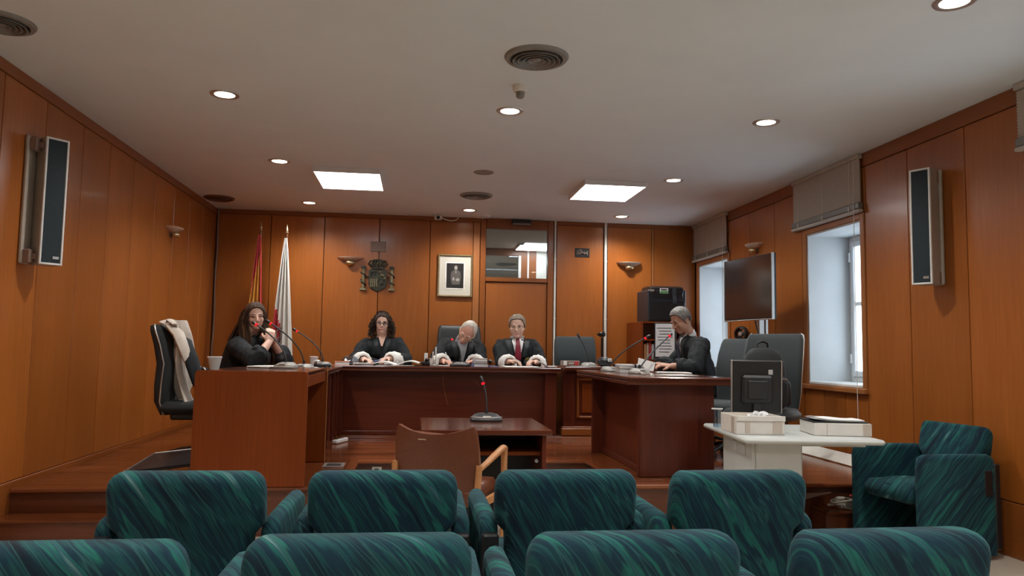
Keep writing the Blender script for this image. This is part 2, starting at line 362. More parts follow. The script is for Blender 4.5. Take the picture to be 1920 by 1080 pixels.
# ---- back wall with a door and a fanlight above it
w = MB(); w.bb(XL-.2, .83, YB+PT, YB+.2, 0, ZC); w.bb(1.83, XO, YB+PT, YB+.2, 0, ZC); w.bb(.83, 1.83, YB+.12, YB+.2, 0, 2.2); w.bb(.83, 1.83, YB+PT, YB+.2, 2.96, ZC)
wb = struct(w, 'wall_back', M['groove'])
for a, b in ((XL, -1.916), (-1.916, -1.231), (-1.231, -.516), (-.516, .155), (.155, .735), (1.875, 2.53), (2.585, 3.216), (3.246, XR)):
    MB().bb(a+G, b-G, YB, YB+PT, ZD+.05, 2.985, b=.003).build('panel', M['wall'], wb)
for a, b in ((.735, .825), (3.216, 3.246)): MB().bb(a+.002, b-.002, YB-.006, YB+PT, ZD+.05, 2.985, b=.004).build('upright_strip', M['trimz'], wb)
t = MB(); t.bb(XL, .83, YB-.004, YB+PT, 2.988, ZC, b=.003); t.bb(1.86, XR, YB-.004, YB+PT, 2.988, ZC, b=.003); struct(t, 'trim_2', M['trim'])
t = MB(); t.bb(XL, .82, YB-.012, YB+PT, ZD, ZD+.048, b=.003); t.bb(1.86, XR, YB-.012, YB+PT, ZD, ZD+.048, b=.003); struct(t, 'baseboard_back', M['trim'])
d = MB()                                     # frame: jambs, head and the rail below the fanlight
d.bb(.83, .905, YB-.018, YB+.1, ZD, ZC-.004, b=.006); d.bb(1.752, 1.83, YB-.018, YB+.1, ZD, ZC-.004, b=.006)
d.bb(.905, 1.752, YB-.016, YB+.1, 2.915, ZC-.004, b=.006); d.bb(.905, 1.752, YB-.012, YB+.1, 2.19, 2.248, b=.006)
do = struct(d, 'door_1', M['trim'])
MB().bb(.912, 1.745, YB+.012, YB+.055, ZD+.006, 2.183, b=.004).build('door_leaf', M['door'], do)
MB().bb(.905, 1.752, YB+.03, YB+.036, 2.248, 2.915).build('fanlight_pane', M['glass'], do)
# ---- hallway beyond the fanlight, with a further lit room behind its inner window
hx0, hx1, hy0, hy1, hz = .2, 3.3, YB+.2, 14.0, 3.16
f = MB(); f.bb(hx0, hx1, hy0, 19.6, 0, .02); struct(f, 'floor_hall', M['floor'])
f = MB(); f.bb(hx0, hx1, hy0, hy1+.1, hz, hz+.06); f.bb(hx0, hx1, hy1+.1, 19.6, 3.2, 3.26); struct(f, 'ceiling_hall', M['hallp'])
f = MB(); f.bb(hx0-.06, hx0, hy0, 19.6, 0, 3.26); f.bb(hx1, hx1+.06, hy0, 19.6, 0, 3.26); f.bb(hx0, hx1, 19.5, 19.6, 0, 3.2); struct(f, 'wall_hall', M['hallp'])
f = MB(); f.bb(hx0, hx1, hy1, hy1+.1, 0, 2.45); f.bb(hx0, .85, hy1, hy1+.1, 2.45, hz); f.bb(.85, 1.91, hy1, hy1+.1, 3.03, hz); f.bb(1.91, 2.03, hy1, hy1+.1, 2.45, hz); f.bb(2.06, 2.2, hy1, hy1+.1, 2.45, hz); wo = struct(f, 'wall_hall_end', M['trim'])
MB().bb(2.03, 2.06, hy1-.01, hy1+.1, 2.45, hz).build('pale_strip', M['hallp'], wo); MB().bb(2.2, hx1, hy1-.01, hy1+.1, 2.45, hz).build('pale_panel', M['hallp'], wo); MB().bb(1.86, 1.91, hy1-.02, hy1, 2.45, 3.03, b=.004).build('window_post', M['hallp'], wo)
MB().bb(.85, 1.86, hy1+.04, hy1+.046, 2.45, 3.03).build('inner_pane', M['glass'], wo)
h = MB(); h.lathe([(0, 0), (.026, 0), (.026, .008), (.011, .012), (.011, .05)], 16, M=Matrix.Translation((.99, YB+.012, 1.12)) @ Matrix.Rotation(R(90), 4, 'X'))
h.tube([(.99, YB-.035, 1.12), (1.05, YB-.04, 1.12), (1.10, YB-.038, 1.118)], .009, 8); h.build('door_handle', M['chrome'], do)
# ---- window wall
def yspan(*rects):                           # solid pieces of the window wall
    return rects
WIN = [(9.03, 10.02, .93, 2.47), (6.17, 7.10, 1.0, 2.47), (3.28, 4.28, 1.0, 2.47), (.35, 1.35, 1.0, 2.47)]
w = MB(); ys = sorted(WIN); y = YR-.1
for (a, b, z0, z1) in ys:
    w.bb(XR+PT, XO, y, a, 0, ZC); w.bb(XR+PT, XO, a, b, 0, z0); w.bb(XR+PT, XO, a, b, z1, ZC); y = b
w.bb(XR+PT, XO, y, YB+.2, 0, ZC); wr = struct(w, 'wall_right', M['groove'])
PB = .352; PTOP = 2.925
def rpan(a, b, z0=PB, z1=PTOP): MB().bb(XR, XR+PT, a+G, b-G, z0+G, z1-G, b=.003).build('panel', M['wall'], wr)
for a, b in ((7.195, 7.786), (7.786, 8.427), (8.427, 8.96), (5.521, 6.105), (4.884, 5.521), (4.345, 4.884), (2.56, 3.215), (1.98, 2.56), (1.41, 1.98), (-.35, .285), (-.98, -.35), (-1.6, -.98), (YR, -1.6)): rpan(a, b)
for (a, b, z0, z1) in WIN:
    a2, b2 = a-.065, min(b+.075, YB)
    n = 3
    for k in range(n): rpan(a2+(b2-a2)*k/n, a2+(b2-a2)*(k+1)/n, PB, z0-.05)
    rpan(a2, b2, z1+.06, PTOP)
t = MB(); t.bb(XR-.006, XR+PT, YR, YB, PTOP+.002, ZC, b=.004); struct(t, 'trim_3', M['trim'])
t = MB(); t.bb(XR-.004, XR+PT, YR, YB, 0, PB-.002, b=.004); struct(t, 'baseboard_right', M['trim'])
for k, (a, b, z0, z1) in enumerate(WIN):
    m = MB()                                 # plastered reveal of the deep opening
    th = .02
    m.bb(XR+.004, XO+.005, a, a+th, z0, z1); m.bb(XR+.004, XO+.005, b-th, b, z0, z1); m.bb(XR+.004, XO+.005, a+th, b-th, z1-th, z1)
    wo = struct(m, 'window_%d' % (k+1), M['plaster'])
    MB().bb(XR-.01, XO+.005, a+th, b-th, z0-.005, z0+.022, b=.005).build('inner_sill', M['white'], wo)
    fr = MB(); X0, X1 = 4.275, 4.335; c = (a+b)/2
    fr.bb(X0, X1, a+th, a+th+.05, z0+.02, z1-th, b=.006); fr.bb(X0, X1, b-th-.05, b-th, z0+.02, z1-th, b=.006)
    fr.bb(X0, X1, a+th+.05, b-th-.05, z1-th-.05, z1-th, b=.006); fr.bb(X0, X1, a+th+.05, b-th-.05, z0+.02, z0+.07, b=.006)
    fr.build('window_frame', M['upvc'], wo)
    for (p, q) in ((a+th+.05, c), (c, b-th-.05)):
        s = MB(); e = .055
        s.bb(X0-.02, X1-.01, p+.002, p+e, z0+.072, z1-th-.052, b=.008); s.bb(X0-.02, X1-.01, q-e, q-.002, z0+.072, z1-th-.052, b=.008)
        s.bb(X0-.02, X1-.01, p+e, q-e, z0+.072, z0+.072+e, b=.008); s.bb(X0-.02, X1-.01, p+e, q-e, z1-th-.052-e, z1-th-.052, b=.008)
        zm = z0+.78; s.bb(X0-.012, X1-.016, p+e, q-e, zm-.02, zm+.02, b=.006)
        so = s.build('casement', M['upvc'], wo)
        for (u, v_) in ((z0+.072+e, zm-.02), (zm+.02, z1-th-.052-e)): MB().bb(X0+.012, X0+.018, p+e, q-e, u, v_).build('pane', M['glass'], so)
    for hz in (z0+.2, z0+1.2):
        MB().tube([(X0-.028, b-th-.055, hz), (X0-.028, b-th-.055, hz+.09)], .011, 8).build('hinge', M['upvc'], wo)
    MB().bb(X0-.05, X0-.02, c-.012, c+.012, z0+.62, z0+.74, b=.005).build('window_handle', M['alu'], wo)
    ar = MB(); e = .06                       # wooden architrave
    ar.bb(XR-.012, XR+PT, a-e, a, z0-.05, z1+.055, b=.004); ar.bb(XR-.012, XR+PT, b, min(b+e+.01, YB-.004), z0-.05, z1+.055, b=.004); ar.bb(XR-.012, XR+PT, a, b, z1, z1+.055, b=.004)
    ar.build('architrave', M['trimz'], wo)
    MB().bb(XR-.04, XR+PT, a-.07, min(b+.075, YB-.004), z0-.052, z0-.006, b=.006).build('sill_board', M['trimz'], wo)
    po = bpy.data.lights.new('daylight_portal', 'AREA'); po.shape = 'RECTANGLE'; po.size = z1-z0; po.size_y = b-a
    try: po.cycles.is_portal = True
    except Exception: pass
    oo = bpy.data.objects.new('daylight_portal', po); C.objects.link(oo); oo.location = (XO+.03, c, (z0+z1)/2); oo.rotation_euler = (0, R(90), 0)
# ---- unseen wall behind the public, made pale for fill light
w = MB(); w.bb(XL-.2, XO, YR-.1, YR-PT, 0, ZC); wz = struct(w, 'wall_rear', M['groove'])
n = 10
for k in range(n): MB().bb(XL+(XR-XL)*k/n+G, XL+(XR-XL)*(k+1)/n-G, YR-PT, YR, 0, ZC-.004, b=.003).build('panel', M['white'], wz)

# ---- raised dais, U-shaped round the witness place: plank floor, nosings, risers, a low step at either wing
YF, YC, WL, WR = 5.38, 6.60, -.46, 1.50
d = MB(); z = ZD-.022
d.bb(XL, XR, YC+.03, YB+PT, 0, z); d.bb(XL, WL-.03, YF+.03, YC+.03, 0, z); d.bb(WR+.03, XR, YF+.03, YC+.03, 0, z)
dais = struct(d, 'floor_dais', M['riser'])
def planks(x0, x1, y0, y1, wd=.125):
    y = y0; row = 0
    while y < y1-.01:
        e = min(y+wd, y1); x = x0; first = True
        while x < x1-.01:
            L = random.uniform(.5, 1.5) if first else random.uniform(1.1, 1.7); first = False
            q = x1 if x+L > x1-.4 else x+L
            MB().bb(x+.0008, q-.0008, y+.0008, e-.0008, z-.002, ZD+random.uniform(-.0006, 0), b=.0015).build('plank', M['plank'], dais)
            x = q
        y = e
planks(XL+.02, XR-.01, YC+.07, YB-.015); planks(XL+.02, WL-.07, YF+.07, YC+.07); planks(WR+.07, XR-.01, YF+.07, YC+.07)
def nos(x0, x1, y0, y1): MB().bb(x0, x1, y0, y1, ZD-.03, ZD+.001, b=.008).build('nosing', M['plank'], dais)
nos(XL+.02, WL, YF-.01, YF+.07); nos(WR, XR-.01, YF-.01, YF+.07); nos(WL, WR, YC-.01, YC+.07); nos(WL-.07, WL+.01, YF+.07, YC+.07); nos(WR-.01, WR+.07, YF+.07, YC+.07)
for x0, x1 in ((XL+.01, -1.55), (2.92, XR-.005)):
    s = MB(); s.bb(x0, x1, 5.19, YF+.03, 0, .15); so = tag(s.build('low_step', M['riser']), kind='structure')
    so.name = 'floor_step'; WM[so.name] = Matrix()
    MB().bb(x0-.002, x1+.015, 5.165, YF+.028, .15, .172, b=.007).build('tread', M['plank'], so)
for x, y, rz in ((-.30, YC+.028, 0), (WR+.028, 6.12, 90)):
    s = MB(); Mx = Matrix.Translation((x, y, .25)) @ Matrix.Rotation(R(rz), 4, 'Z')
    s.box((0, -.006, 0), (.08, .012, .05), 0, .003, Mx); o = single(s, 'floor_socket', M['pipe'], 'small cream socket plate on the dais riser %s' % ('below the main bench' if rz == 0 else 'beside the right-hand desk'), 'socket', (x, y, .225))
    q = MB(); q.box((0, -.013, 0), (.035, .004, .02), 0, .001, Mx); q.build('socket_face', M['dark'], o)

# ================================================================ CEILING FITTINGS
def aim(o, d): o.rotation_euler = d
def downlight(x, y, lit, label):
    t = thing('downlight', label, 'downlight', (x, y, ZC), 0, 'recessed downlights in the ceiling')
    m = MB(); m.lathe([(.068, .012), (.070, -.004), (.082, -.008), (.098, -.006), (.102, .0), (.102, .004)], 28, (x, y, ZC)); m.build('trim_ring', M['alu'] if lit else M['vent'], t)
    m = MB(); m.lathe([(0, -.001), (.04, -.002), (.069, -.001), (.069, .003), (0, .003)], 24, (x, y, ZC)); m.build('lens', M['lamp'] if lit else M['vent'], t)
    if lit:
        l = bpy.data.lights.new('downlight_beam', 'SPOT'); l.energy = DOWN_W; l.color = (1, .965, .91); l.spot_size = R(150); l.spot_blend = .9; l.shadow_soft_size = .06
        o = bpy.data.objects.new('downlight_beam', l); C.objects.link(o); o.parent = t; o.location = (0, 0, -.03)
for x, y, lab in ((-1.385, 5.46, 'lit recessed downlight in the ceiling column above the left desk, next to the wall speaker'), (.647, 5.477, 'lit recessed downlight just beyond the smoke detector'), (2.613, 5.41, 'lit recessed downlight in the ceiling between the window wall and the large round vent'),
                  (-1.341, 7.39, 'lit recessed downlight beside the light panel over the speaking woman'), (-1.347, 9.5, 'lit recessed downlight close to the back wall above the flags'), (.632, 9.585, 'lit recessed downlight close to the back wall above the framed portrait'),
                  (2.588, 7.447, 'lit recessed downlight between the light panel and the raised blinds'), (2.633, 9.62, 'lit recessed downlight close to the back wall above the black equipment case'), (2.618, 3.36, 'lit recessed downlight over the public seats on the window side')):
    downlight(x, y, True, lab)
downlight(.629, 7.47, False, 'unlit recessed downlight midway between the two light panels')
for x, y in ((-1.36, 3.4), (.64, 3.38), (-1.36, 1.3), (.64, 1.3), (2.6, 1.3), (-1.36, -.8), (.64, -.8), (2.6, -.8)):  # out-of-view rows continuing the ceiling grid, added for fill light
    downlight(x, y, True, 'unseen recessed fill downlight %s, %s' % ({3: 'over the front public row', 1: 'over the rear public row', -1: 'near the pale rear wall'}[int(y) if y > 0 else -1], 'next to the left wall' if x < 0 else ('midway between the side walls' if x < 1 else 'next to the window wall')))
def panel(x, y, lab):
    t = thing('light_panel', lab, 'ceiling light', (x, y, ZC)); a, b = .335, .42
    m = MB(); e = .016
    m.bb(x-a, x+a, y-b, y-b+e, ZC-.052, ZC, b=.003); m.bb(x-a, x+a, y+b-e, y+b, ZC-.052, ZC, b=.003); m.bb(x-a, x-a+e, y-b+e, y+b-e, ZC-.052, ZC, b=.003); m.bb(x+a-e, x+a, y-b+e, y+b-e, ZC-.052, ZC, b=.003)
    m.build('frame', M['white'], t)
    MB().bb(x-a+e, x+a-e, y-b+e, y+b-e, ZC-.048, ZC-.04).build('diffuser', M['panel'], t)
panel(-.72, 7.95, 'square white light panel on the ceiling above the speaking woman')
panel(2.02, 8.0, 'square white light panel on the ceiling above the empty grey chair')
t = thing('hall_light_panel', 'bright light panel seen through the glass above the door', 'ceiling light', (2.1, 13.5, 3.16))
MB().bb(1.78, 2.42, 13.2, 13.85, 3.12, 3.16, b=.003).build('frame', M['white'], t); MB().bb(1.79, 2.41, 13.21, 13.84, 3.112, 3.119).build('diffuser', M['panel'], t)
t = thing('far_room_fill', 'added out-of-view panel brightening the further room beyond the hallway', 'ceiling light', (1.4, 17.0, 3.2))  # panel added out of view to light the further room
MB().bb(.5, 1.1, 15.2, 16.4, 3.16, 3.2, b=.003).build('frame', M['white'], t); MB().bb(.51, 1.09, 15.21, 16.39, 3.152, 3.159).build('diffuser', M['panel'], t)
def vent(x, y, r, lab, mat=None, ZC=ZC):
    t = thing('round_vent', lab, 'air vent', (x, y, ZC), 0, 'round ceiling vents'); mat = mat or M['vent']
    m = MB(); m.lathe([(r*.80, .0), (r*.82, -.02), (r*.95, -.016), (r, -.004), (r, 0)], 36, (x, y, ZC)); m.build('flange', mat, t)
    m = MB(); m.lathe([(0, -.001), (r*.8, -.001), (r*.8, .001), (0, .001)], 30, (x, y, ZC)); m.build('throat', M['ventd'] if mat is M['vent'] else mat, t)
    for k in range(4):
        q = r*(.64-.155*k); m = MB(); m.lathe([(q, -.002), (q+.014, -.03), (q+.020, -.03), (q+.006, -.002)], 32, (x, y, ZC)); m.build('cone_ring', mat, t)
    m = MB(); m.lathe([(0, -.028), (.02, -.027), (.028, -.018), (.03, -.002)], 16, (x, y, ZC)); m.build('centre_cap', mat, t)
vent(.678, 4.416, .195, 'large round grey ceiling vent in front of the smoke detector')
vent(.645, 8.62, .19, 'round grey ceiling vent between the light panels near the back wall')
vent(-2.32, 4.40, .17, 'round grey ceiling vent above the left wall speaker')
vent(-2.39, 9.40, .18, 'round brown ceiling vent in the corner above the white conduit', M['brownv'])
vent(1.43, 12.27, .12, 'small round vent on the hallway ceiling seen through the glass above the door', None, hz)
vent(1.97, 16.9, .25, 'wide round vent of the further room seen through the glass above the door', None, 3.2)
t = thing('smoke_detector', 'small white smoke detector hanging below the ceiling near the large vent', 'smoke detector', (.647, 4.93, ZC))
m = MB(); m.lathe([(0, 0), (.05, 0), (.05, -.025), (.043, -.04), (.03, -.045)], 24, (.647, 4.93, ZC)); m.build('base', M['pipe'], t)
m = MB(); m.lathe([(.03, -.045), (.028, -.075), (.02, -.085), (0, -.087)], 20, (.65, 4.93, ZC)); m.build('sensor_head', M['vent'], t)
t = thing('alarm_disc', 'flat white ceiling disc close to the back wall downlight', 'alarm', (.82, 9.94, ZC))
m = MB(); m.lathe([(0, -.028), (.10, -.026), (.115, -.015), (.118, 0)], 28, (.82, 9.94, ZC)); m.build('disc', M['white'], t)
m = MB(); m.lathe([(0, -.05), (.012, -.048), (.014, -.026)], 12, (.83, 9.92, ZC)); m.build('sensor_tip', M['pipe'], t)
t = thing('ceiling_camera', 'small white ceiling camera with a looped cable at the back wall', 'camera', (.25, 10.06, ZC))
m = MB(); m.box((.25, 10.06, ZC-.03), (.10, .09, .058), 0, .012); m.build('housing', M['white'], t)
m = MB(); m.tube([(.29, 10.06, ZC-.03), (.35, 10.07, ZC-.05), (.42, 10.08, ZC-.065), (.49, 10.09, ZC-.05), (.52, 10.09, ZC-.02), (.50, 10.09, ZC)], .007, 6); m.build('cable', M['pipe'], t)
m = MB(); m.lathe([(0, 0), (.022, 0), (.024, .012)], 14, M=Matrix.Translation((.25, 10.006, ZC-.035)) @ Matrix.Rotation(R(-90), 4, 'X')); m.build('lens', M['black'], t)
t = thing('emergency_light', 'dark emergency light box above the fanlight', 'emergency light', (1.375, YB-.02, 2.96))
m = MB(); m.bb(1.245, 1.505, YB-.08, YB-.017, 2.965, 3.03, b=.008); m.build('case', M['dark'], t)
m = MB(); m.bb(1.255, 1.495, YB-.085, YB-.07, 2.962, 2.985, b=.003); m.build('diffuser', M['vent'], t)

# ================================================================ WALL FITTINGS
for k, (x, lab) in enumerate(((1.852, 'white vertical conduit on the back wall beside the door frame'), (2.557, 'white vertical conduit on the back wall beside the camera tripod'))):
    m = MB(); wd = .034 if k else .026; m.bb(x-wd/2, x+wd/2, YB-.022, YB+.01, ZD+.02, ZC-.002, b=.003); o = single(m, 'conduit', M['pipe'], lab, 'conduit', (x, YB, ZD))
    for zz in (.9, 1.7, 2.5):
        MB().bb(x-wd/2-.004, x+wd/2+.004, YB-.025, YB-.004, zz, zz+.02, b=.002).build('clip', M['pipe'], o)
m = MB(); path = [(XL+.025, YB-.025, ZD+.02)]+[(XL+.025+.006*math.sin(k*1.7), YB-.025-.004*math.cos(k*2.1), ZD+.1+k*.26) for k in range(10)]+[(XL+.025, YB-.025, ZC-.003)]
m.tube(path, .012, 8); single(m, 'corner_pipe', M['plate'], 'thin pipe running up the corner beside the flags', 'pipe', (XL+.025, YB-.025, ZD), smooth=60)
def sconce(loc, ang, lab, mats):              # a shallow bowl uplighter on a bracket, facing local -y
    t = thing('wall_sconce', lab, 'wall lamp', loc, ang, 'bowl wall sconces')
    m = MB(); n = 20; prof = [(.005, -.034), (.05, -.030), (.10, -.016), (.145, .004), (.168, .018), (.172, .028), (.164, .028), (.12, .010), (.08, -.006), (.03, -.014)]
    rings = []
    for (r_, z_) in prof: rings.append([V((r_*math.cos(math.pi+math.pi*j/n), r_*.72*math.sin(math.pi+math.pi*j/n), z_)) for j in range(n+1)])
    m.loft(rings, 0, False, False); loc_part(m, 'bowl', mats[0], t, 60)
    m = MB(); m.ell((0, -.055, -.048), (.062, .042, .034), 16, 10); loc_part(m, 'knob', M['brass'], t, 60)
    m = MB(); m.box((0, -.006, -.02), (.09, .012, .10), 0, .004); loc_part(m, 'wall_plate', mats[1], t)
sconce((-.885, YB, 2.43), 0, 'brown bowl sconce on the back wall beside the coat of arms', (M['sconce'], M['plate']))
sconce((2.885, YB, 2.475), 0, 'cream bowl sconce on the back wall above the equipment case', (M['sconcew'], M['plate']))
sconce((XL, 8.36, 2.48), R(90), 'brown bowl sconce on the left wall', (M['sconce'], M['plate']))
sconce((XR, 8.22, 2.50), R(-90), 'cream bowl sconce on the window wall above the television', (M['sconcew'], M['plate']))
def speaker(loc, ang, tilt, lab, h=.86, sx_=0.0, w_=.15):      # column loudspeaker on a wall rail; front faces local -y
    t = thing('column_speaker', lab, 'loudspeaker', loc, ang, 'column loudspeakers on the side walls')
    m = MB(); m.bb(-.055, .055, -.03, -.001, -h/2, h/2, b=.01); loc_part(m, 'wall_rail', M['spk'], t)
    for zz in (-h/2+.05, h/2-.06):
        m = MB(); m.bb(-.05, .05, -.075, -.028, zz-.045, zz+.045, b=.006); m.bb(-.02, .02, -.10, -.07, zz-.02, zz+.02, b=.004); loc_part(m, 'bracket', M['plate'], t)
    T = Matrix.Translation((sx_, -.115, 0)) @ Matrix.Rotation(tilt, 4, 'Z')
    m = MB(); m.box((0, 0, 0), (w_, .13, h), 0, .006, T); loc_part(m, 'case', M['spk'], t)
    m = MB(); e = .014
    for s_ in (-1, 1): m.box((s_*(w_/2-e/2), -.068, 0), (e, .012, h), 0, .003, T); m.box((0, -.068, s_*(h/2-e/2)), (w_-2*e, .012, e), 0, .003, T)
    loc_part(m, 'front_rim', M['white'], t)
    m = MB(); m.box((0, -.066, 0), (w_-2*e, .006, h-2*e), 0, 0, T); loc_part(m, 'grille', M['grille'], t)
    m = MB(); m.box((.03, -.071, -h/2+.05), (.04, .004, .018), 0, .001, T); loc_part(m, 'badge', M['alu'], t)
speaker((XL, 5.36, 2.225), R(90), R(-40), 'tall column loudspeaker angled out from the left wall', sx_=.08)
speaker((XR, 5.16, 2.235), R(-90), R(28), 'tall column loudspeaker flat on the window wall')
def blind(y0, y1, zb, lab):
    t = thing('venetian_blind', lab, 'blind', (XR-.03, (y0+y1)/2, zb), 0, 'raised venetian blinds')
    MB().bb(XR-.055, XR-.008, y0, y1, ZC-.045, ZC-.004, b=.004).build('headrail', M['blind'], t)
    m = MB(); zz = zb+.09
    while zz < ZC-.05:
        m.box((0, 0, 0), (.030, y1-y0-.01, .0016), 0, 0, Matrix.Translation((XR-.032, (y0+y1)/2, zz)) @ Matrix.Rotation(R(62), 4, 'Y')); zz += .0205
    o = m.build('slats', M['blind'], t); o['kind'] = 'stuff'
    m = MB(); m.bb(XR-.056, XR-.012, y0, y1, zb+.028, zb+.085, b=.006); m.build('slat_stack', M['blindrail'], t)
    m = MB(); m.bb(XR-.060, XR-.010, y0-.005, y1+.005, zb, zb+.026, b=.006); m.build('bottom_rail', M['blind'], t)
    for k in (.12, .5, .88):
        yy = y0+(y1-y0)*k; m = MB(); m.tube([(XR-.052, yy, ZC-.045), (XR-.052, yy, zb+.085)], .0022, 5); m.build('ladder_cord', M['pipe'], t)
        m = MB(); m.bb(XR-.064, XR-.05, yy-.012, yy+.012, zb+.02, zb+.07, b=.004); m.build('rail_clip', M['blind'], t)
    yy = y0+.06; m = MB(); m.tube([(XR-.06, yy, ZC-.05), (XR-.062, yy+.004, 1.8), (XR-.060, yy, .62)], .003, 5); m.build('pull_cord', M['pipe'], t)
blind(9.0, 10.14, 2.525, 'raised grey venetian blind in the corner over the back window')
blind(6.11, 7.30, 2.525, 'raised grey venetian blind over the window behind the two empty chairs')
blind(3.20, 4.36, 2.60, 'raised grey venetian blind over the window beside the public seats')

# ---- coat of arms
t = thing('coat_of_arms', 'dark bronze coat of arms with crown and two pillars on the back wall', 'coat of arms', (-.525, YB, 2.0))
T = Matrix.Translation((-.525, YB, 2.19)) @ Matrix.Rotation(R(90), 4, 'X')     # local xy = wall plane, z towards the room
sh = [(-.118, .115), (.118, .115), (.118, -.08), (.10, -.125), (.05, -.155), (0, -.17), (-.05, -.155), (-.10, -.125), (-.118, -.08)]
m = MB(); m.prism(sh, .0, .022, 0, T); m.prism([(x*.9, y*.9) for x, y in sh], .022, .03, 0, T); so = m.build('shield', M['bronze'], t)
for q in range(4):
    m = MB(); x = -.09+.025*q; m.prism([(x, -.01), (x+.012, -.01), (x+.012, -.115+.006*(3-q)*-1), (x, -.11)], .03, .042, 0, T); m.build('vertical_bar', M['bronzel'], so)
m = MB()
for q in range(4): m.ell((.03+.022*q, .075-.022*q+.006*(-1)**q, .036), (.016, .012, .008), 8, 6, 0, T)
m.tube([T @ V(p) for p in ((.03, .03, .034), (.06, .05, .036), (.09, .03, .034))], .006, 6); m.build('lion_relief', M['bronzel'], so)
m = MB(); m.tube([T @ V(p) for p in ((-.085, .03, .03), (-.085, .075, .034), (-.06, .085, .036), (-.03, .075, .034), (-.03, .03, .03))], .010, 6); m.build('castle_relief', M['bronze'], so)
m = MB()
for q in range(5): m.tube([T @ V((.03+.09*math.cos(a_), -.06+.05*math.sin(a_)-q*.0, .033)) for a_ in [R(20+q*32), R(36+q*32)]], .006, 5)
m.ell((.06, -.06, .034), (.026, .032, .008), 10, 6, 0, T); m.build('chain_relief', M['bronze'], so)
m = MB(); m.ell((0, -.015, .03), (.03, .036, .012), 12, 8, 0, T); m.build('centre_oval', M['bronze'], so)
cw = MB(); cw.prism([(-.085, .125), (.085, .125), (.09, .148), (-.09, .148)], .0, .04, 0, T)
co = cw.build('crown', M['bronze'], t)
for q in range(-3, 4):
    a_ = q*.036; m = MB(); m.tube([T @ V(p) for p in ((a_*.75, .145, .03), (a_*1.12, .19, .042), (a_*.95, .225, .034), (a_*.25, .238, .02))], [.012, .014, .012, .008], 7); m.build('crown_arch', M['bronze'], co)
m = MB(); m.ell((0, .232, .012), (.085, .022, .018), 14, 8, 0, T); m.build('crown_cap', M['bronze'], co)
for s_ in (-1, 1):
    x = s_*.185; m = MB(); m.lathe([(.0, -.135), (.02, -.135), (.02, .10), (.026, .105), (.026, .115)], 14, M=T @ Matrix.Translation((x, 0, .018)) @ Matrix.Rotation(R(-90), 4, 'X')); po = m.build('pillar', M['bronzel'], t)
    m = MB(); m.box((x, -.148, .018), (.085, .032, .036), 0, .004, T); m.build('pillar_base', M['bronzel'], po)
    m = MB(); m.box((x, .125, .018), (.06, .022, .036), 0, .004, T); m.ell((x, .145, .018), (.034, .018, .018), 12, 8, 0, T); m.build('pillar_capital', M['bronze'], po)
    m = MB(); m.tube([T @ V((x+.034*math.cos(a_)*1.0, -.09+a_*.018, .02+.022*math.sin(a_))) for a_ in [k*.55 for k in range(18)]], .011, 6); m.tube([T @ V(p) for p in ((x-s_*.03, .01, .02), (x-s_*.06, .02, .016), (x-s_*.085, .01, .012))], .01, 6); m.build('ribbon', M['bronze'], po)
m = MB(); m.bb(-.625, -.428, YB-.014, YB-.001, 2.545, 2.68, b=.004); single(m, 'wall_plate', M['plate'], 'dull rectangular plate on the wall above the crown', 'plate', (-.527, YB, 2.545))
m = MB(); m.tube([(-.523, YB-.006, 2.545), (-.518, YB-.007, 2.48), (-.522, YB-.006, 2.42)], .006, 6); single(m, 'short_wire', M['crestb'], 'short wire between the wall plate and the crown', 'wire', (-.52, YB-.006, 2.42))
# ---- portrait
t = thing('framed_portrait', 'gilt-framed portrait photograph with wide cream mount', 'picture', (.496, YB, 1.967))
x0, x1, z0, z1 = .262, .730, 1.967, 2.54; e = .026; m = MB()
for a in ((x0, x0+e, z0, z1), (x1-e, x1, z0, z1), (x0+e, x1-e, z0, z0+e), (x0+e, x1-e, z1-e, z1)): m.bb(a[0], a[1], YB-.035, YB-.001, a[2], a[3], b=.008)
m.build('frame', M['brass'], t)
MB().bb(x0+e, x1-e, YB-.016, YB-.004, z0+e, z1-e).build('mount', M['mat'], t)
MB().bb(x0+.105, x1-.105, YB-.020, YB-.015, z0+.105, z1-.105, b=.001).build('mount_bevel', M['matw'], t)
cx = .496; px0, px1, pz0, pz1 = x0+.12, x1-.12, z0+.122, z1-.12
ph = MB().bb(px0, px1, YB-.023, YB-.019, pz0, pz1).build('print', M['photo'], t)
T = Matrix.Translation((cx+.01, YB-.023, (pz0+pz1)/2)) @ Matrix.Rotation(R(90), 4, 'X')
def disc(mb, c, rx, ry, h, n=14): mb.prism([(c[0]+rx*math.cos(2*math.pi*k/n), c[1]+ry*math.sin(2*math.pi*k/n)) for k in range(n)], 0, h, 0, T)
m = MB(); disc(m, (0, .105), .022, .03, .001); m.prism([(-.008, .06), (.008, .06), (.004, .03), (-.004, .03)], 0, .001, 0, T); disc(m, (-.03, -.045), .014, .022, .001); disc(m, (.025, -.055), .026, .02, .001); m.build('pale_figure', M['photol'], ph)
m = MB(); m.prism([(-.06, .05), (-.025, .075), (.025, .075), (.06, .05), (.07, -.03), (.05, -.12), (-.05, -.12), (-.07, -.03)], -.0005, .0005, 0, T); m.build('dark_suit', M['photom'], ph)
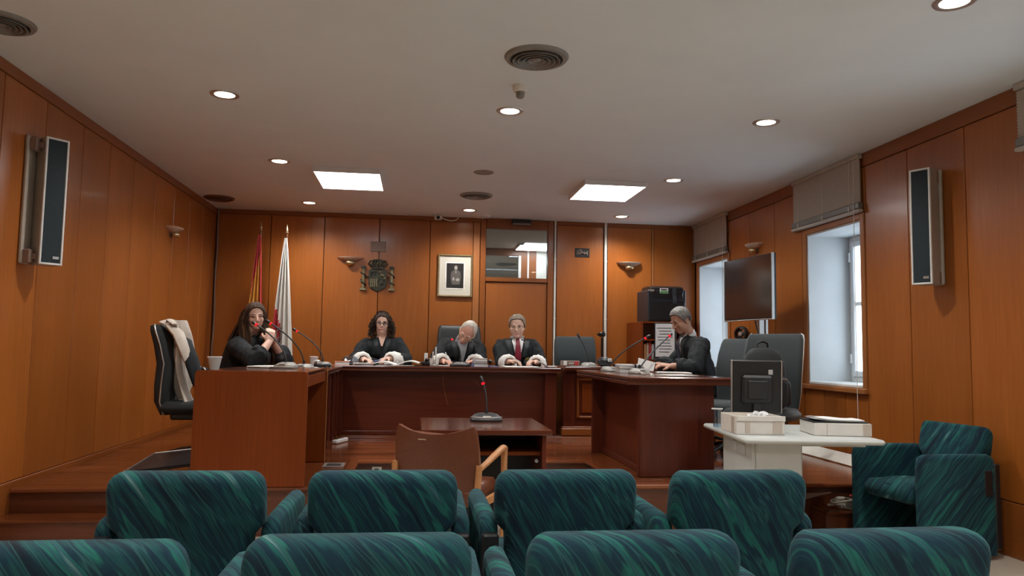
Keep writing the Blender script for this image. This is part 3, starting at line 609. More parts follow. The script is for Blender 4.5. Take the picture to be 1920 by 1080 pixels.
# ---- open junction box in the back wall
t = thing('junction_box', 'open black junction box with loose wires high on the back wall', 'junction box', (2.23, YB, 2.555))
m = MB(); e = .012
for a in ((2.13, 2.13+e, 2.558, 2.682), (2.332-e, 2.332, 2.558, 2.682), (2.13, 2.332, 2.558, 2.558+e), (2.13, 2.332, 2.682-e, 2.682)): m.bb(a[0], a[1], YB-.008, YB+.001, a[2], a[3], b=.002)
m.build('rim', M['black'], t); MB().bb(2.14, 2.322, YB-.004, YB-.001, 2.568, 2.672).build('cavity', M['black'], t)
for k in range(4):
    m = MB(); m.tube([(2.15, YB-.008, 2.59+.015*k), (2.20, YB-.018, 2.60+.02*k), (2.26, YB-.016, 2.63-.01*k), (2.31, YB-.008, 2.58+.02*k)], .006, 6); m.build('wire', M['vent'] if k % 2 else M['plate'], t)
# ================================================================ DESKS AND BENCH
def moulded_top(m, x0, x1, y0, y1, zt, th=.05, mi=0):        # slab with a stepped, rounded edge
    m.bb(x0, x1, y0, y1, zt-.022, zt, mi, .007); m.bb(x0+.012, x1-.012, y0+.012, y1-.012, zt-.036, zt-.021, mi, .003); m.bb(x0+.004, x1-.004, y0+.004, y1-.004, zt-th, zt-.035, mi, .006)
# ---- left desk (seen end-on) where the lawyers sit
t = thing('lawyer_desk', 'orange-brown veneer desk seen from its plain end panel, beside the empty chair', 'desk', (-1.1, 5.95, ZD))
T0 = 1.108
m = MB(); poly = [(-1.470, ZD+.002), (-.728, ZD+.002), (-.728, T0-.02), (-.734, T0-.006), (-.748, T0), (-1.448, T0), (-1.462, T0-.006), (-1.468, T0-.02)]
m.prism(poly, 0, .035, 0, Matrix.Translation((0, 5.405, 0)) @ Matrix.Rotation(R(90), 4, 'X')); m.build('end_panel', M['desk'], t)
m = MB(); m.bb(-1.455, -.735, 5.405, 6.535, T0-.03, T0-.003, b=.004); m.build('top', M['mtop'], t)
m = MB(); m.bb(-.765, -.738, 5.405, 6.50, T0-.11, T0-.031, b=.003); m.build('apron', M['desk'], t)
m = MB(); m.bb(-1.05, -1.03, 5.405, 6.50, ZD+.12, T0-.031, b=.002); m.build('modesty_panel', M['maho'], t)
m = MB(); m.bb(-1.455, -.728, 6.50, 6.535, ZD+.002, T0-.03, b=.003); m.build('end_panel', M['desk'], t)
MB().bb(-.7275, -.722, 6.497, 6.537, ZD+.002, T0, b=.002).build('edge_strip', M['trimz'], t)
# ---- return desk joining the left desk to the main bench
t = thing('return_desk', 'dark mahogany side bench between the veneer desk and the main bench', 'desk', (-1.15, 7.5, ZD)); T1 = 1.078
m = MB(); moulded_top(m, -1.42, -.765, 6.58, 8.372, T1); m.build('top', M['mtop'], t)
m = MB(); m.bb(-.86, -.835, 6.62, 8.37, ZD+.002, T1-.05, b=.003); m.build('front_panel', M['maho'], t)
for yy in (6.66, 7.45, 7.95, 8.28):
    m = MB(); m.bb(-.836, -.812, yy, yy+.085, ZD+.002, T1-.05, b=.005); m.bb(-.813, -.803, yy+.02, yy+.034, ZD+.06, T1-.09, b=.003); m.bb(-.813, -.803, yy+.05, yy+.064, ZD+.06, T1-.09, b=.003); m.build('pilaster', M['mahoz'], t)
m = MB(); m.bb(-1.40, -.86, 6.62, 6.645, ZD+.002, T1-.05, b=.003); m.build('end_panel', M['mahoz'], t)
# ---- main bench
t = thing('judges_bench', 'long dark mahogany bench with a plain front panel under the three judges', 'bench', (.42, 8.8, ZD)); T2 = 1.082
m = MB(); moulded_top(m, -1.42, 1.616, 8.38, 9.16, T2, .056); m.build('top', M['mtop'], t)
m = MB(); m.bb(-.80, 1.45, 8.50, 8.525, ZD+.002, T2-.056, b=.002); m.build('front_panel', M['maho'], t)
m = MB(); m.bb(1.44, 1.575, 8.44, 8.56, ZD+.002, T2-.056, b=.006); m.build('corner_post', M['mahoz'], t)
m = MB(); m.bb(-.86, -.775, 8.445, 8.55, ZD+.002, T2-.056, b=.006); m.build('corner_post', M['mahoz'], t)
m = MB(); m.bb(1.545, 1.57, 8.56, 9.12, ZD+.002, T2-.056, b=.003); m.build('end_panel', M['mahoz'], t)
m = MB(); m.bb(-.775, 1.44, 8.488, 8.502, ZD+.004, ZD+.045, b=.004); m.build('skirting', M['mahoz'], t)
m = MB(); m.tube([(.30, 8.498, .98), (.315, 8.497, .86), (.34, 8.498, .76), (.37, 8.497, .66)], .0025, 5); m.tube([(.66, 8.498, .92), (.72, 8.498, .87)], .002, 5); m.build('scratch', M['trimz'], t)
# ---- clerk's bench on the right
t = thing('clerk_bench', 'mahogany side bench with fluted pilaster and raised panel beyond the main bench', 'bench', (2.05, 8.8, ZD)); T3 = 1.10
m = MB(); m.bb(1.655, 3.22, 8.36, 9.1, T3-.03, T3, b=.006); m.bb(1.66, 3.215, 8.37, 9.09, T3-.045, T3-.029, b=.003); m.build('top', M['mtop'], t)
m = MB(); m.bb(1.68, 2.70, 8.48, 8.52, ZD+.10, T3-.045, b=.003); m.build('front_panel', M['mahoz'], t)
for xx in (1.655, 2.6):
    m = MB(); m.bb(xx, xx+.12, 8.44, 8.53, ZD+.10, T3-.045, b=.004)
    for q in range(3): m.bb(xx+.022+.03*q, xx+.036+.03*q, 8.432, 8.442, ZD+.16, T3-.06, b=.004)
    m.build('fluted_pilaster', M['mahoz'], t)
m = MB(); a = (1.81, 2.56, ZD+.19, T3-.13); e = .028
for q in ((a[0], a[0]+e, a[2], a[3]), (a[1]-e, a[1], a[2], a[3]), (a[0]+e, a[1]-e, a[2], a[2]+e), (a[0]+e, a[1]-e, a[3]-e, a[3])): m.bb(q[0], q[1], 8.46, 8.482, q[2], q[3], b=.008)
m.build('panel_moulding', M['trim'], t)
MB().bb(a[0]+.06, a[1]-.06, 8.468, 8.482, a[2]+.06, a[3]-.06, b=.012).build('raised_panel', M['desk'], t)
m = MB(); m.bb(1.635, 2.73, 8.42, 8.53, ZD+.002, ZD+.085, b=.008); m.bb(1.645, 2.72, 8.435, 8.53, ZD+.084, ZD+.102, b=.006); m.build('plinth', M['trim'], t)
m = MB(); m.bb(1.67, 1.69, 8.53, 9.06, ZD+.002, T3-.045); m.build('side_panel', M['maho'], t)
# ---- prosecutor's desk
t = thing('prosecutor_desk', 'dark mahogany desk with moulded top under the grey-haired man', 'desk', (2.0, 6.4, ZD)); T4 = 1.092
m = MB(); moulded_top(m, 1.585, 2.44, 5.59, 7.45, T4, .06); m.build('top', M['mtop'], t)
m = MB(); m.bb(1.71, 2.30, 5.69, 5.715, ZD+.002, T4-.06, b=.003); m.build('end_panel', M['mahoz'], t)
m = MB(); m.bb(1.70, 1.712, 5.69, 5.76, ZD+.002, T4-.06, b=.004); m.build('corner_strip', M['mahoz'], t)
m = MB(); m.bb(1.78, 1.80, 5.715, 7.06, ZD+.05, T4-.06, b=.002); m.build('front_panel', M['maho'], t)
m = MB(); m.bb(1.66, 2.30, 7.06, 7.10, ZD+.002, T4-.06, b=.004); m.build('end_panel', M['mahoz'], t)
MB().bb(1.76, 1.80, 5.715, 7.06, ZD+.002, ZD+.05, b=.004).build('skirting', M['mahoz'], t)
# ---- witness table
t = thing('witness_table', 'small mahogany table with an open shelf and dark lower panel in front of the bench', 'table', (.5, 5.4, 0)); T5 = .758
m = MB(); m.bb(.045, .905, 4.98, 5.86, T5-.035, T5, b=.005); m.build('top', M['mtop'], t)
for x0 in (.10, .845): m = MB(); m.bb(x0, x0+.028, 5.02, 5.8, 0.002, T5-.035, b=.003); m.build('side_panel', M['mahoz'], t)
m = MB(); m.bb(.128, .845, 5.10, 5.78, T5-.18, T5-.155, b=.002); m.build('shelf', M['desk'], t)
m = MB(); m.bb(.128, .845, 5.55, 5.57, .06, T5-.182); m.build('lower_panel', M['black'], t)
m = MB(); m.bb(.128, .845, 5.775, 5.795, T5-.155, T5-.036); m.build('back_rail', M['maho'], t)
m = MB(); m.lathe([(0, 0), (.012, 0), (.012, .03), (0, .03)], 12, M=Matrix.Translation((.82, 5.12, T5-.215)) @ Matrix.Rotation(R(90), 4, 'X')); m.build('shelf_peg', M['alu'], t)
# ---- cream computer table
t = thing('computer_table', 'cream laminate computer table with a rounded edge carrying the cartons', 'table', (2.45, 4.95, 0)); T6 = .762
th_ = R(-6.5); TM = Matrix.Translation((2.015, 4.50, 0)) @ Matrix.Rotation(th_, 4, 'Z')       # front left corner of the top
m = MB(); m.box((.435, .49, T6-.016), (.87, .98, .032), 0, .012, TM); m.build('top', M['office'], t)
m = MB(); m.box((.105, .46, .365), (.03, .64, .728), 0, .008, TM); m.build('side_panel', M['office'], t)
m = MB(); m.box((.255, .13, .365), (.29, .03, .728), 0, .012, TM); m.build('leg_panel', M['office'], t)
m = MB(); m.box((.385, .45, .365), (.03, .60, .728), 0, .010, TM); m.build('side_panel', M['office'], t)
m = MB(); m.box((.245, .76, .44), (.25, .02, .56), 0, .003, TM); m.build('back_panel', M['office'], t)
for q in (.30, .48):
    m = MB(); m.box((.087, q, .66), (.006, .06, .07), 0, .004, TM); m.build('cable_cover', M['office'], t)
m = MB(); m.box((.62, .42, T6-.055), (.44, .44, .022), 0, .004, TM); m.build('keyboard_tray', M['office'], t)
m = MB(); m.box((.56, .30, .03), (.36, .05, .03), 0, .01, TM); m.build('foot_bar', M['chrome'], t)
for q in (.42, .73):
    m = MB(); m.lathe([(0, -.011), (.022, -.011), (.022, .011), (0, .011)], 14, M=TM @ Matrix.Translation((q, .30, .022)) @ Matrix.Rotation(R(90), 4, 'Y')); m.build('caster', M['black'], t)

# ================================================================ PUBLIC SEATS
def armchair_proto():
    t = thing('upholstered_armchair', 'x', 'armchair', (0, 0, 0))
    hw = .272; zt = .84
    # backrest: leaning slab, rear top edge at local y = 0, front of chair at +y
    m = MB(); rings = []
    for z_, y_, th, ww in ((.26, .115, .085, .215), (.44, .085, .10, .222), (.60, .060, .105, .232), (.628, .056, .108, .258), (.645, .052, .108, hw), (.765, .030, .105, hw), (.79, .028, .10, hw-.004), (.807, .030, .093, hw-.012), (.819, .034, .080, hw-.024), (.826, .042, .055, hw-.04)):
        ring = []; n = 6; rr = min(th*.45, .04)
        for sx, sy, a0 in ((1, 1, 0), (-1, 1, 90), (-1, -1, 180), (1, -1, 270)):
            for k in range(n):
                a = R(a0+90*k/(n-1)); ring.append(V((sx*(ww-rr)+rr*math.cos(a), y_+sy*(th/2-rr)+rr*math.sin(a), z_)))
        rings.append(ring)
    m.loft(rings); loc_part(m, 'backrest', M['fabric'], t, 50)
    m = MB(); m.box((0, .37, .395), (.43, .50, .11), 0, .035); m.ell((0, .38, .445), (.20, .22, .025), 16, 8); loc_part(m, 'seat', M['fabric'], t, 50)
    for s_ in (-1, 1):
        rings = []; n = 7; ww = .034
        for y_, zt_, sc in ((.045, .60, .80), (.055, .645, .96), (.085, .662, 1), (.40, .668, 1), (.565, .668, 1), (.60, .655, .95), (.612, .62, .8)):
            rr = ww*sc; ring = [V((s_*.288-rr, y_, .03))]
            for k in range(n): a = math.pi-math.pi*k/(n-1); ring.append(V((s_*.288+rr*math.cos(a), y_, zt_-rr+rr*math.sin(a))))
            ring.append(V((s_*.288+rr, y_, .03))); rings.append(ring)
        m = MB(); m.loft(rings); ao = loc_part(m, 'arm', M['fabric'], t, 50)
        m = MB(); m.bb(s_*.288-.032, s_*.288+.032, .002, .052, .06, .60, b=.008); loc_part(m, 'rear_cover', M['black'], ao)
        m = MB(); m.bb(s_*.3215, s_*.3215+s_*.005, .075, .135, .40, .56, b=.003) if s_ > 0 else m.bb(-.3265, -.3215, .075, .135, .40, .56, b=.003); loc_part(m, 'side_plate', M['black'], ao)
        m = MB(); m.bb(s_*.288-.02, s_*.288+.02, .12, .56, 0.0, .032, b=.006); loc_part(m, 'foot_rail', M['black'], ao)
    m = MB(); m.box((0, .36, .30), (.52, .06, .04), 0, .006); loc_part(m, 'cross_bar', M['black'], t)
    return t
proto = armchair_proto()
rowf = 'petrol striped armchairs of the front public row'; rowb = 'petrol striped armchairs of the rear public row'
spots = [(-.795, 2.86, -1.5, 'petrol striped armchair of the front public row, before the plain end of the veneer desk', rowf), (-.104, 2.86, -.5, 'petrol striped armchair of the front public row, behind the brown leather chair', rowf),
         (.580, 2.86, 1, 'petrol striped armchair of the front public row, before the witness table', rowf), (1.250, 2.83, 1.5, 'petrol striped armchair of the front public row, before the cream table', rowf),
         (-.780, 1.85, 0, 'petrol striped armchair of the rear public row, end seat on the left-wall side', rowb), (-.122, 1.88, -.5, 'petrol striped armchair of the rear public row, second seat from the left-wall end', rowb),
         (.556, 1.87, .5, 'petrol striped armchair of the rear public row, third seat from the left-wall end', rowb), (1.240, 1.86, 1.5, 'petrol striped armchair of the rear public row, end seat on the window side', rowb)]
for i, (x, y, a, lab, g) in enumerate(spots):
    o = proto if i == 0 else copy_tree(proto)
    o.location = (x, y, 0); o.rotation_euler = (0, 0, R(a)); o['label'] = lab; o['group'] = g
o = copy_tree(proto); o.location = (3.70, 4.84, 0); o.rotation_euler = (0, 0, R(98)); o['label'] = 'single petrol striped armchair standing sideways against the window wall'; o['group'] = 'petrol striped armchair by the wall'
# ---- brown leather witness chair with beech frame
t = thing('leather_armchair', 'brown leather armchair with light wooden arms facing the witness table', 'armchair', (.125, 4.46, 0), R(-24)); t.scale = (1.0, .95, 1.035)
m = MB(); rings = []; n = 16
for z_, y_, ww in ((.36, .05, .235), (.45, .02, .25), (.58, -.012, .262), (.68, -.030, .258), (.745, -.042, .25), (.785, -.050, .235)):
    ring = []
    for k in range(n+1):
        u = -1+2*k/n; dz = (.045*u*u-.02 if z_ > .7 else (.02*u*u if z_ > .6 else 0))*((z_-.6)/.185 if z_ > .6 else 0)
        ring.append(V((u*ww, y_+.06*u*u-.012, z_+dz)))
    for k in range(n, -1, -1):
        u = -1+2*k/n; dz = (.045*u*u-.02 if z_ > .7 else (.02*u*u if z_ > .6 else 0))*((z_-.6)/.185 if z_ > .6 else 0)
        ring.append(V((u*(ww-.004), y_+.06*u*u+.032, z_+dz-.004)))
    rings.append(ring)
m.loft(rings); bo = loc_part(m, 'backrest', M['leather'], t, 50)
m = MB(); m.box((-.06, -.052, .735), (.05, .004, .006), 0, .001, Matrix.Rotation(R(0), 4, 'Z')); loc_part(m, 'worn_patch', M['card'], bo)
m = MB(); m.box((0, .27, .43), (.48, .46, .09), 0, .03); loc_part(m, 'seat', M['leather'], t, 50)
for s_ in (-1, 1):
    m = MB(); m.tube([(s_*.262, .02, .575), (s_*.275, .12, .60), (s_*.285, .26, .632), (s_*.288, .42, .658), (s_*.286, .46, .650)], [.018, .02, .023, .024, .02], 8, flat=.75); loc_part(m, 'armrest', M['oak'], t, 60)
    m = MB(); m.tube([(s_*.286, .45, .655), (s_*.282, .46, .45), (s_*.272, .475, .0)], [.022, .019, .014], 8); loc_part(m, 'leg', M['oak'], t, 60)
    m = MB(); m.tube([(s_*.262, .03, .60), (s_*.255, .015, .42), (s_*.25, -.06, .0)], [.02, .02, .015], 8); loc_part(m, 'leg', M['oak'], t, 60)
    m = MB(); m.box((s_*.265, .24, .385), (.022, .44, .05), 0, .006); loc_part(m, 'side_rail', M['oak'], t)

# ================================================================ OFFICE CHAIRS
def office_chair(lab, loc, rz, mat, high=True, wide=.25, top=1.07, tilt=0.0, group='black office chairs on the dais', arms=False, thick=1.0):
    t = thing('office_chair', lab, 'office chair', loc, rz, group)          # sitter faces local +y
    m = MB(); rings = []; n = 5
    pass
    prof = [(.40+(z_-.40)*((top-.40)/.67), y_, ww, th) for z_, y_, ww, th in [(.40, -.235, .17, .05), (.50, -.255, .215, .075), (.62, -.245, wide*.94, .09), (.78, -.225, wide, .095), (.92, -.255, wide, .085), (1.02, -.29, wide*.97, .075), (1.058, -.302, wide*.92, .06), (1.07, -.304, wide*.85, .03)]]
    for z_, y_, ww, th in prof:
        y_ += -tilt*(z_-.45); ring = []; th *= thick; rr = th*.45
        for sx, sy, a0 in ((1, 1, 0), (-1, 1, 90), (-1, -1, 180), (1, -1, 270)):
            for k in range(n):
                a = R(a0+90*k/(n-1)); px = sx*(ww-rr)+rr*math.cos(a); ring.append(V((px, y_+sy*(th/2-rr)+rr*math.sin(a)+.10*(px/ww)**2*.35, z_)))
        rings.append(ring)
    m.loft(rings); loc_part(m, 'backrest', mat, t, 50)
    m = MB(); pts = [(sx*ww, y_-tilt*(z_-.45)+.035-.012, z_) for z_, y_, ww, th in prof for sx in (1,)]
    for s_ in (-1, 1): m = MB(); m.tube([(s_*p[0], p[1], p[2]) for p in pts], .007, 6); loc_part(m, 'edge_trim', M['alu'] if group.startswith('black') else M['dark'], t, 60)
    m = MB(); m.box((0, .02, .455), (.50, .50, .10), 0, .04); loc_part(m, 'seat', mat, t, 50)
    m = MB(); m.box((0, .0, .385), (.30, .34, .05), 0, .012); loc_part(m, 'seat_pan', M['black'], t)
    m = MB(); m.lathe([(.0, .09), (.03, .09), (.03, .25), (.022, .25), (.022, .37), (0, .37)], 14); loc_part(m, 'gas_column', M['chrome'], t)
    for k in range(5):
        a = 2*math.pi*k/5+.3; c_, s_ = math.cos(a), math.sin(a)
        m = MB(); m.tube([(0, 0, .12), (c_*.15, s_*.15, .105), (c_*.29, s_*.29, .075)], [.03, .025, .016], 8, flat=.8); lo = loc_part(m, 'base_leg', M['black'], t, 60)
        m = MB(); m.lathe([(0, -.022), (.03, -.022), (.03, .022), (0, .022)], 14, M=Matrix.Translation((c_*.29, s_*.29, .031)) @ Matrix.Rotation(a+R(90), 4, 'Z') @ Matrix.Rotation(R(90), 4, 'Y')); m.tube([(c_*.29, s_*.29, .03), (c_*.29, s_*.29, .075)], .012, 8); loc_part(m, 'caster', M['black'], lo)
    for s_ in ((-1, 1) if arms else ()):
        m = MB(); m.tube([(s_*.22, .05, .40), (s_*.275, .03, .45), (s_*.285, .0, .62)], .016, 8); m.box((s_*.285, .02, .635), (.055, .26, .03), 0, .012); loc_part(m, 'armrest', M['black'], t)
    return t
jacket_chair = office_chair('black office chair with a beige jacket hung over it beside the veneer desk', (-1.725, 6.42, ZD), R(-86), M['fabblk'], tilt=.03, top=1.10, wide=.235, thick=1.35)
office_chair('black leather high-back chair behind the bald judge', (.56, 9.72, ZD), R(180), M['leathb'], top=1.25, wide=.28, group='leather judge chair')
office_chair('empty slate-grey office chair beside the man with the red tie', (2.02, 9.42, ZD), R(176), M['fabblu'], top=1.13, wide=.265, group='slate office chair')
office_chair('empty charcoal office chair right behind the grey-haired man', (2.88, 6.80, ZD), R(132), M['fabblu'], top=1.09, wide=.23, tilt=.16)
office_chair('empty charcoal office chair below the television beside the window', (2.83, 5.98, ZD), R(133), M['fabblu'], top=1.12, wide=.25, tilt=.05)
office_chair('black office chair under the speaking woman', (-1.70, 7.55, ZD), R(-70), M['fabblk'], top=.74, wide=.20, tilt=.05)
office_chair('black office chair under the curly-haired judge', (-.42, 9.62, ZD), R(180), M['fabblk'], top=.92, wide=.21)
office_chair('black office chair under the man with the red tie', (1.25, 9.62, ZD), R(180), M['fabblk'], top=.92, wide=.21)
office_chair('black office chair under the grey-haired man', (2.88, 7.58, ZD), R(92), M['fabblk'], top=.80, wide=.19)
# ================================================================ PEOPLE
def voxel_union(mb, name, voxel, smooth_it=2):
    me = mb.mesh(name+'_raw', [], None, 0); o = bpy.data.objects.new(name+'_raw', me); C.objects.link(o)
    md = o.modifiers.new('r', 'REMESH'); md.mode = 'VOXEL'; md.voxel_size = voxel; md.use_smooth_shade = True
    s = o.modifiers.new('s', 'SMOOTH'); s.factor = .5; s.iterations = smooth_it
    dg = bpy.context.evaluated_depsgraph_get(); dg.update()
    out = bpy.data.meshes.new_from_object(o.evaluated_get(dg)); out.name = name
    bpy.data.objects.remove(o); bpy.data.meshes.remove(me); return out
def child_mesh(me, name, mat, parent):
    me.transform(WM[parent.name].inverted()); me.materials.clear(); me.materials.append(mat)
    me.polygons.foreach_set('use_smooth', [True]*len(me.polygons))
    o = bpy.data.objects.new(name, me); C.objects.link(o); o.parent = parent; WM[o.name] = WM[parent.name].copy(); return o
def ringf(c, r_, f_, a, b, n=20):
    return [c+r_*(a*math.cos(2*math.pi*k/n))+f_*(b*math.sin(2*math.pi*k/n)) for k in range(n)]
def lerp(a, b, t): return a+(b-a)*t
def bez(a, b, c, n=6): return [a*(1-t)**2+b*2*t*(1-t)+c*t*t for t in [k/n for k in range(n+1)]]
def frame(fwd, upv):
    f_ = V(fwd).normalized(); u_ = V(upv); u_ = (u_-f_*u_.dot(f_)).normalized(); return f_, u_, f_.cross(u_)
def add_hand(mb, W, d, nrm, thumb_side, k=1.0, curl=.9, spread=1.0):
    # W wrist, d towards the fingers, nrm out of the back of the hand, thumb_side +1/-1 along side axis
    d = V(d).normalized(); nrm = V(nrm); nrm = (nrm-d*nrm.dot(d)).normalized(); s = d.cross(nrm)*thumb_side
    L = .092*k
    rings = []
    for t_, a, b in ((-.10, .028, .021), (.15, .034, .020), (.55, .043, .018), (.9, .044, .016), (1.05, .040, .013)):
        rings.append(ringf(W+d*L*t_, s, nrm, a*k, b*k, 14))
    mb.loft(rings)
    for i, (off, ln, up0) in enumerate(((.031, .072, 0), (.0105, .082, .002), (-.0105, .076, .001), (-.030, .058, -.002))):
        p = W+d*L*.86+s*off*k+nrm*up0*k; dd = (d+s*(off*2.2*spread)).normalized(); path = [W+d*L*.55+s*off*.85*k, p]; a = 0
        for j, sg in enumerate((.46, .31, .23)):
            a += curl*(.55, .75, .55)[j]; dr = dd*math.cos(a)-nrm*math.sin(a); p = p+dr*ln*k*sg*1.05; path.append(p)
        mb.tube(path, [.0105*k, .0105*k, .0100*k, .0092*k, .0072*k], 8)
    p = W+d*L*.28+s*.032*k-nrm*.004*k; d1 = (d*.62+s*.72-nrm*.28).normalized(); d2 = (d*.88+s*.22-nrm*.42).normalized()
    mb.tube([W+d*L*.12+s*.012*k, p, p+d1*.036*k, p+d1*.036*k+d2*.032*k], [.013*k, .0135*k, .0115*k, .009*k], 8)
def make_person(name, label, base, P):
    """P: head (centre,fwd,up,hh), neck, shoulders, elbows, wrists, hands, hip, knees, ankles - all in world space"""
    t = thing(name, label, 'person', base)
    k = P.get('k', 1.08); sk = P['skin']
    hc = V(P['head']); hf, hu, hr = frame(P['hf'], P['hu']); hh = P['hh']
    bf, bu, br = frame(P['bf'], (0, 0, 1))                 # torso frame: br = the sitter's right... (f x u)
    hip = V(P['hip']); nk = V(P['neck']); shp = [V(q) for q in P['sh']]; el = [V(q) for q in P['el']]; wr_ = [V(q) for q in P['wr']]
    sm = (shp[0]+shp[1])/2; spine = (nk-hip)
    def H(x, y, z): return hc+hr*(x*hh)+hf*(y*hh)+hu*(z*hh)
    HM = Matrix((( hr.x*hh, hf.x*hh, hu.x*hh, hc.x), (hr.y*hh, hf.y*hh, hu.y*hh, hc.y), (hr.z*hh, hf.z*hh, hu.z*hh, hc.z), (0, 0, 0, 1)))
    b = MB()
    # --- head
    fat = P.get('fat', 1.0)
    b.ell((0, -.06, .13), (.325, .395, .37), 24, 16, 0, HM); b.ell((0, .09, -.13), (.268*fat, .275, .345), 22, 14, 0, HM)
    b.ell((0, .215, -.395), (.13*fat, .13, .10), 14, 10, 0, HM); b.ell((0, .06, -.30), (.215*fat, .22, .16), 16, 10, 0, HM)
    for s_ in (-1, 1):
        b.ell((s_*.165, .225, -.115), (.10*fat, .105, .11), 12, 8, 0, HM); b.ell((s_*.13, .325, .075), (.115, .055, .042), 12, 8, 0, HM)
        b.ell((s_*.325, -.03, -.06), (.035, .075, .115), 12, 8, 0, HM); b.ell((s_*.345, -.055, -.02), (.022, .06, .08), 10, 8, 0, HM)
        b.ell((s_*.042, .40, -.155), (.035, .045, .030), 10, 8, 0, HM)
    b.tube([H(0, .335, .06), H(0, .375, .0), H(0, .425, -.08), H(0, .458, -.135), H(0, .40, -.185)], [.030*hh, .034*hh, .042*hh, .050*hh, .03*hh], 10)
    b.ell((0, .335, -.275), (.105, .055, .055), 14, 8, 0, HM); b.ell((0, .33, -.345), (.08, .045, .03), 12, 8, 0, HM)
    # --- neck, trunk, arms, hands, legs
    nr = .060*k*P.get('neckr', 1.0)
    b.tube([H(0, -.10, -.12), H(0, -.06, -.40), nk+V((0, 0, .03)), nk-V((0, 0, .05))], [nr*1.05, nr, nr*1.05, nr*1.5], 14)
    sr = (shp[1]-shp[0]).normalized()
    secs = [(0, .17, .12), (.12, .185, .135), (.35, .165, .125), (.6, .18, .125), (.82, .19, .12), (.93, .15, .10), (1.0, .085, .08)]
    if P.get('slim'): secs = [(q[0], q[1]*.9, q[2]*.92) for q in secs]
    wdt = P.get('wide', 1.0)
    b.loft([ringf(hip+spine*u_, lerp(br, sr, u_).normalized(), bf, a*k*wdt, d_*k*wdt) for u_, a, d_ in secs])
    for i in range(2):
        b.tube(bez(lerp(shp[i], sm, .35), shp[i]+V((0, 0, .0)), lerp(shp[i], el[i], .25), 3)+[lerp(shp[i], el[i], .6), el[i]]+[lerp(el[i], wr_[i], .25), lerp(el[i], wr_[i], .6), wr_[i]], [q*k for q in (.065, .064, .060, .056, .050, .044, .045, .037, .029)], 12)
        d_, n_, ts, cu = P['hand'][i]; add_hand(b, wr_[i], d_, n_, ts, k, cu)
        kn, an = V(P['knee'][i]), V(P['ank'][i]); hp = hip+br*(.10*k*(1 if i else -1))
        b.tube([hp, lerp(hp, kn, .5), kn, lerp(kn, an, .35), an], [q*k for q in (.085, .078, .058, .055, .038)], 12)
        b.tube([an, an+bf*.07-V((0, 0, .03)), an+bf*.18-V((0, 0, .045))], [.038*k, .042*k, .028*k], 10)
    bo = child_mesh(voxel_union(b, 'body', .0068), 'body', sk, t)
    # --- robe
    rb = MB(); ex = P.get('robe', 1.0)
    rsecs = [(-.06, .20, .17), (.10, .215, .17), (.35, .205, .16), (.6, .215, .155), (.80, .222, .145), (.90, .19, .125), (.97, .135, .10), (1.02, .092, .085)]
    rb.loft([ringf(hip+spine*u_-bf*.004, lerp(br, sr, u_).normalized(), bf, a*k*wdt*ex, d_*k*wdt*ex) for u_, a, d_ in rsecs])
    cf = P.get('cuff', .105)
    for i in range(2):
        e_ = lerp(el[i], wr_[i], P.get('slv', (.86, .86))[i])
        rb.tube([lerp(shp[i], sm, .45)+V((0, 0, .005)), lerp(shp[i], sm, .12)+V((0, 0, .004)), lerp(shp[i], el[i], .25), lerp(shp[i], el[i], .65), el[i]-V((0, 0, .01)), lerp(el[i], e_, .5)-V((0, 0, .012)), e_-V((0, 0, .014))], [q*k*ex for q in (.082, .088, .084, .082, .086, .092*cf/.105, .088*cf/.105)], 14)
        kn = V(P['knee'][i]); hp = hip+br*(.09*k*(1 if i else -1))
        rb.tube([hp, kn, lerp(kn, V(P['ank'][i]), .65)], [.115*k, .092*k, .105*k], 12)
    rme = voxel_union(rb, 'robe', .0095, 3)
    rnd = random.Random(hash(name+label) % 999 if False else len(label)); sx = rnd.uniform(0, 50)
    NV_ = len(rme.vertices); nb = [0.0]*(NV_*3); rme.vertices.foreach_get('normal', nb); cb_ = [0.0]*(NV_*3); rme.vertices.foreach_get('co', cb_)
    for i_ in range(NV_):                                    # soft cloth folds
        p = V(cb_[3*i_:3*i_+3]); q = noise.noise(V((p.x*7+sx, p.y*7, p.z*2.6)))*.014+abs(noise.noise(V((p.x*15+sx, p.y*15, p.z*5))))*.020-.004+noise.noise(V((p.x*34+sx, p.y*34, p.z*13)))*.004
        for c_ in range(3): cb_[3*i_+c_] += nb[3*i_+c_]*q
    rme.vertices.foreach_set('co', cb_); rme.update()
    bvh = BVHTree.FromPolygons([v_.co.copy() for v_ in rme.vertices], [tuple(pl.vertices) for pl in rme.polygons])
    bv2 = BVHTree.FromPolygons([WM[t.name] @ v_.co for v_ in bo.data.vertices], [tuple(pl.vertices) for pl in bo.data.polygons])
    ro = child_mesh(rme, 'robe', P.get('robemat', M['robe']), t)
    def hit(p, d=None):                                       # first surface met coming from the front
        d = -bf if d is None else d; best = None
        for B in (bvh, bv2):
            o_ = p-d*(.6 if B is bvh else .115*k)
            r_ = B.ray_cast(o_, d)
            if r_[0] is not None and (best is None or (r_[0]-p).dot(-d) > (best-p).dot(-d)): best = r_[0]
        return best if best is not None else p-d*.06
    def patch(nm, mat, fn, nu, nv, lift, th=.006, par=None):     # cloth panel lying on the chest
        m = MB()
        def g(u, v_):
            q = hit(fn(u, v_)); return q+bf*lift
        m.sheet(g, nu, nv, th); return m.build(nm, mat, par or ro, 60)
    top = nk+V((0, 0, .045*k)); vd = P.get('vdepth', .30)*k; vw = P.get('vw', .075)*k
    rr_ = br
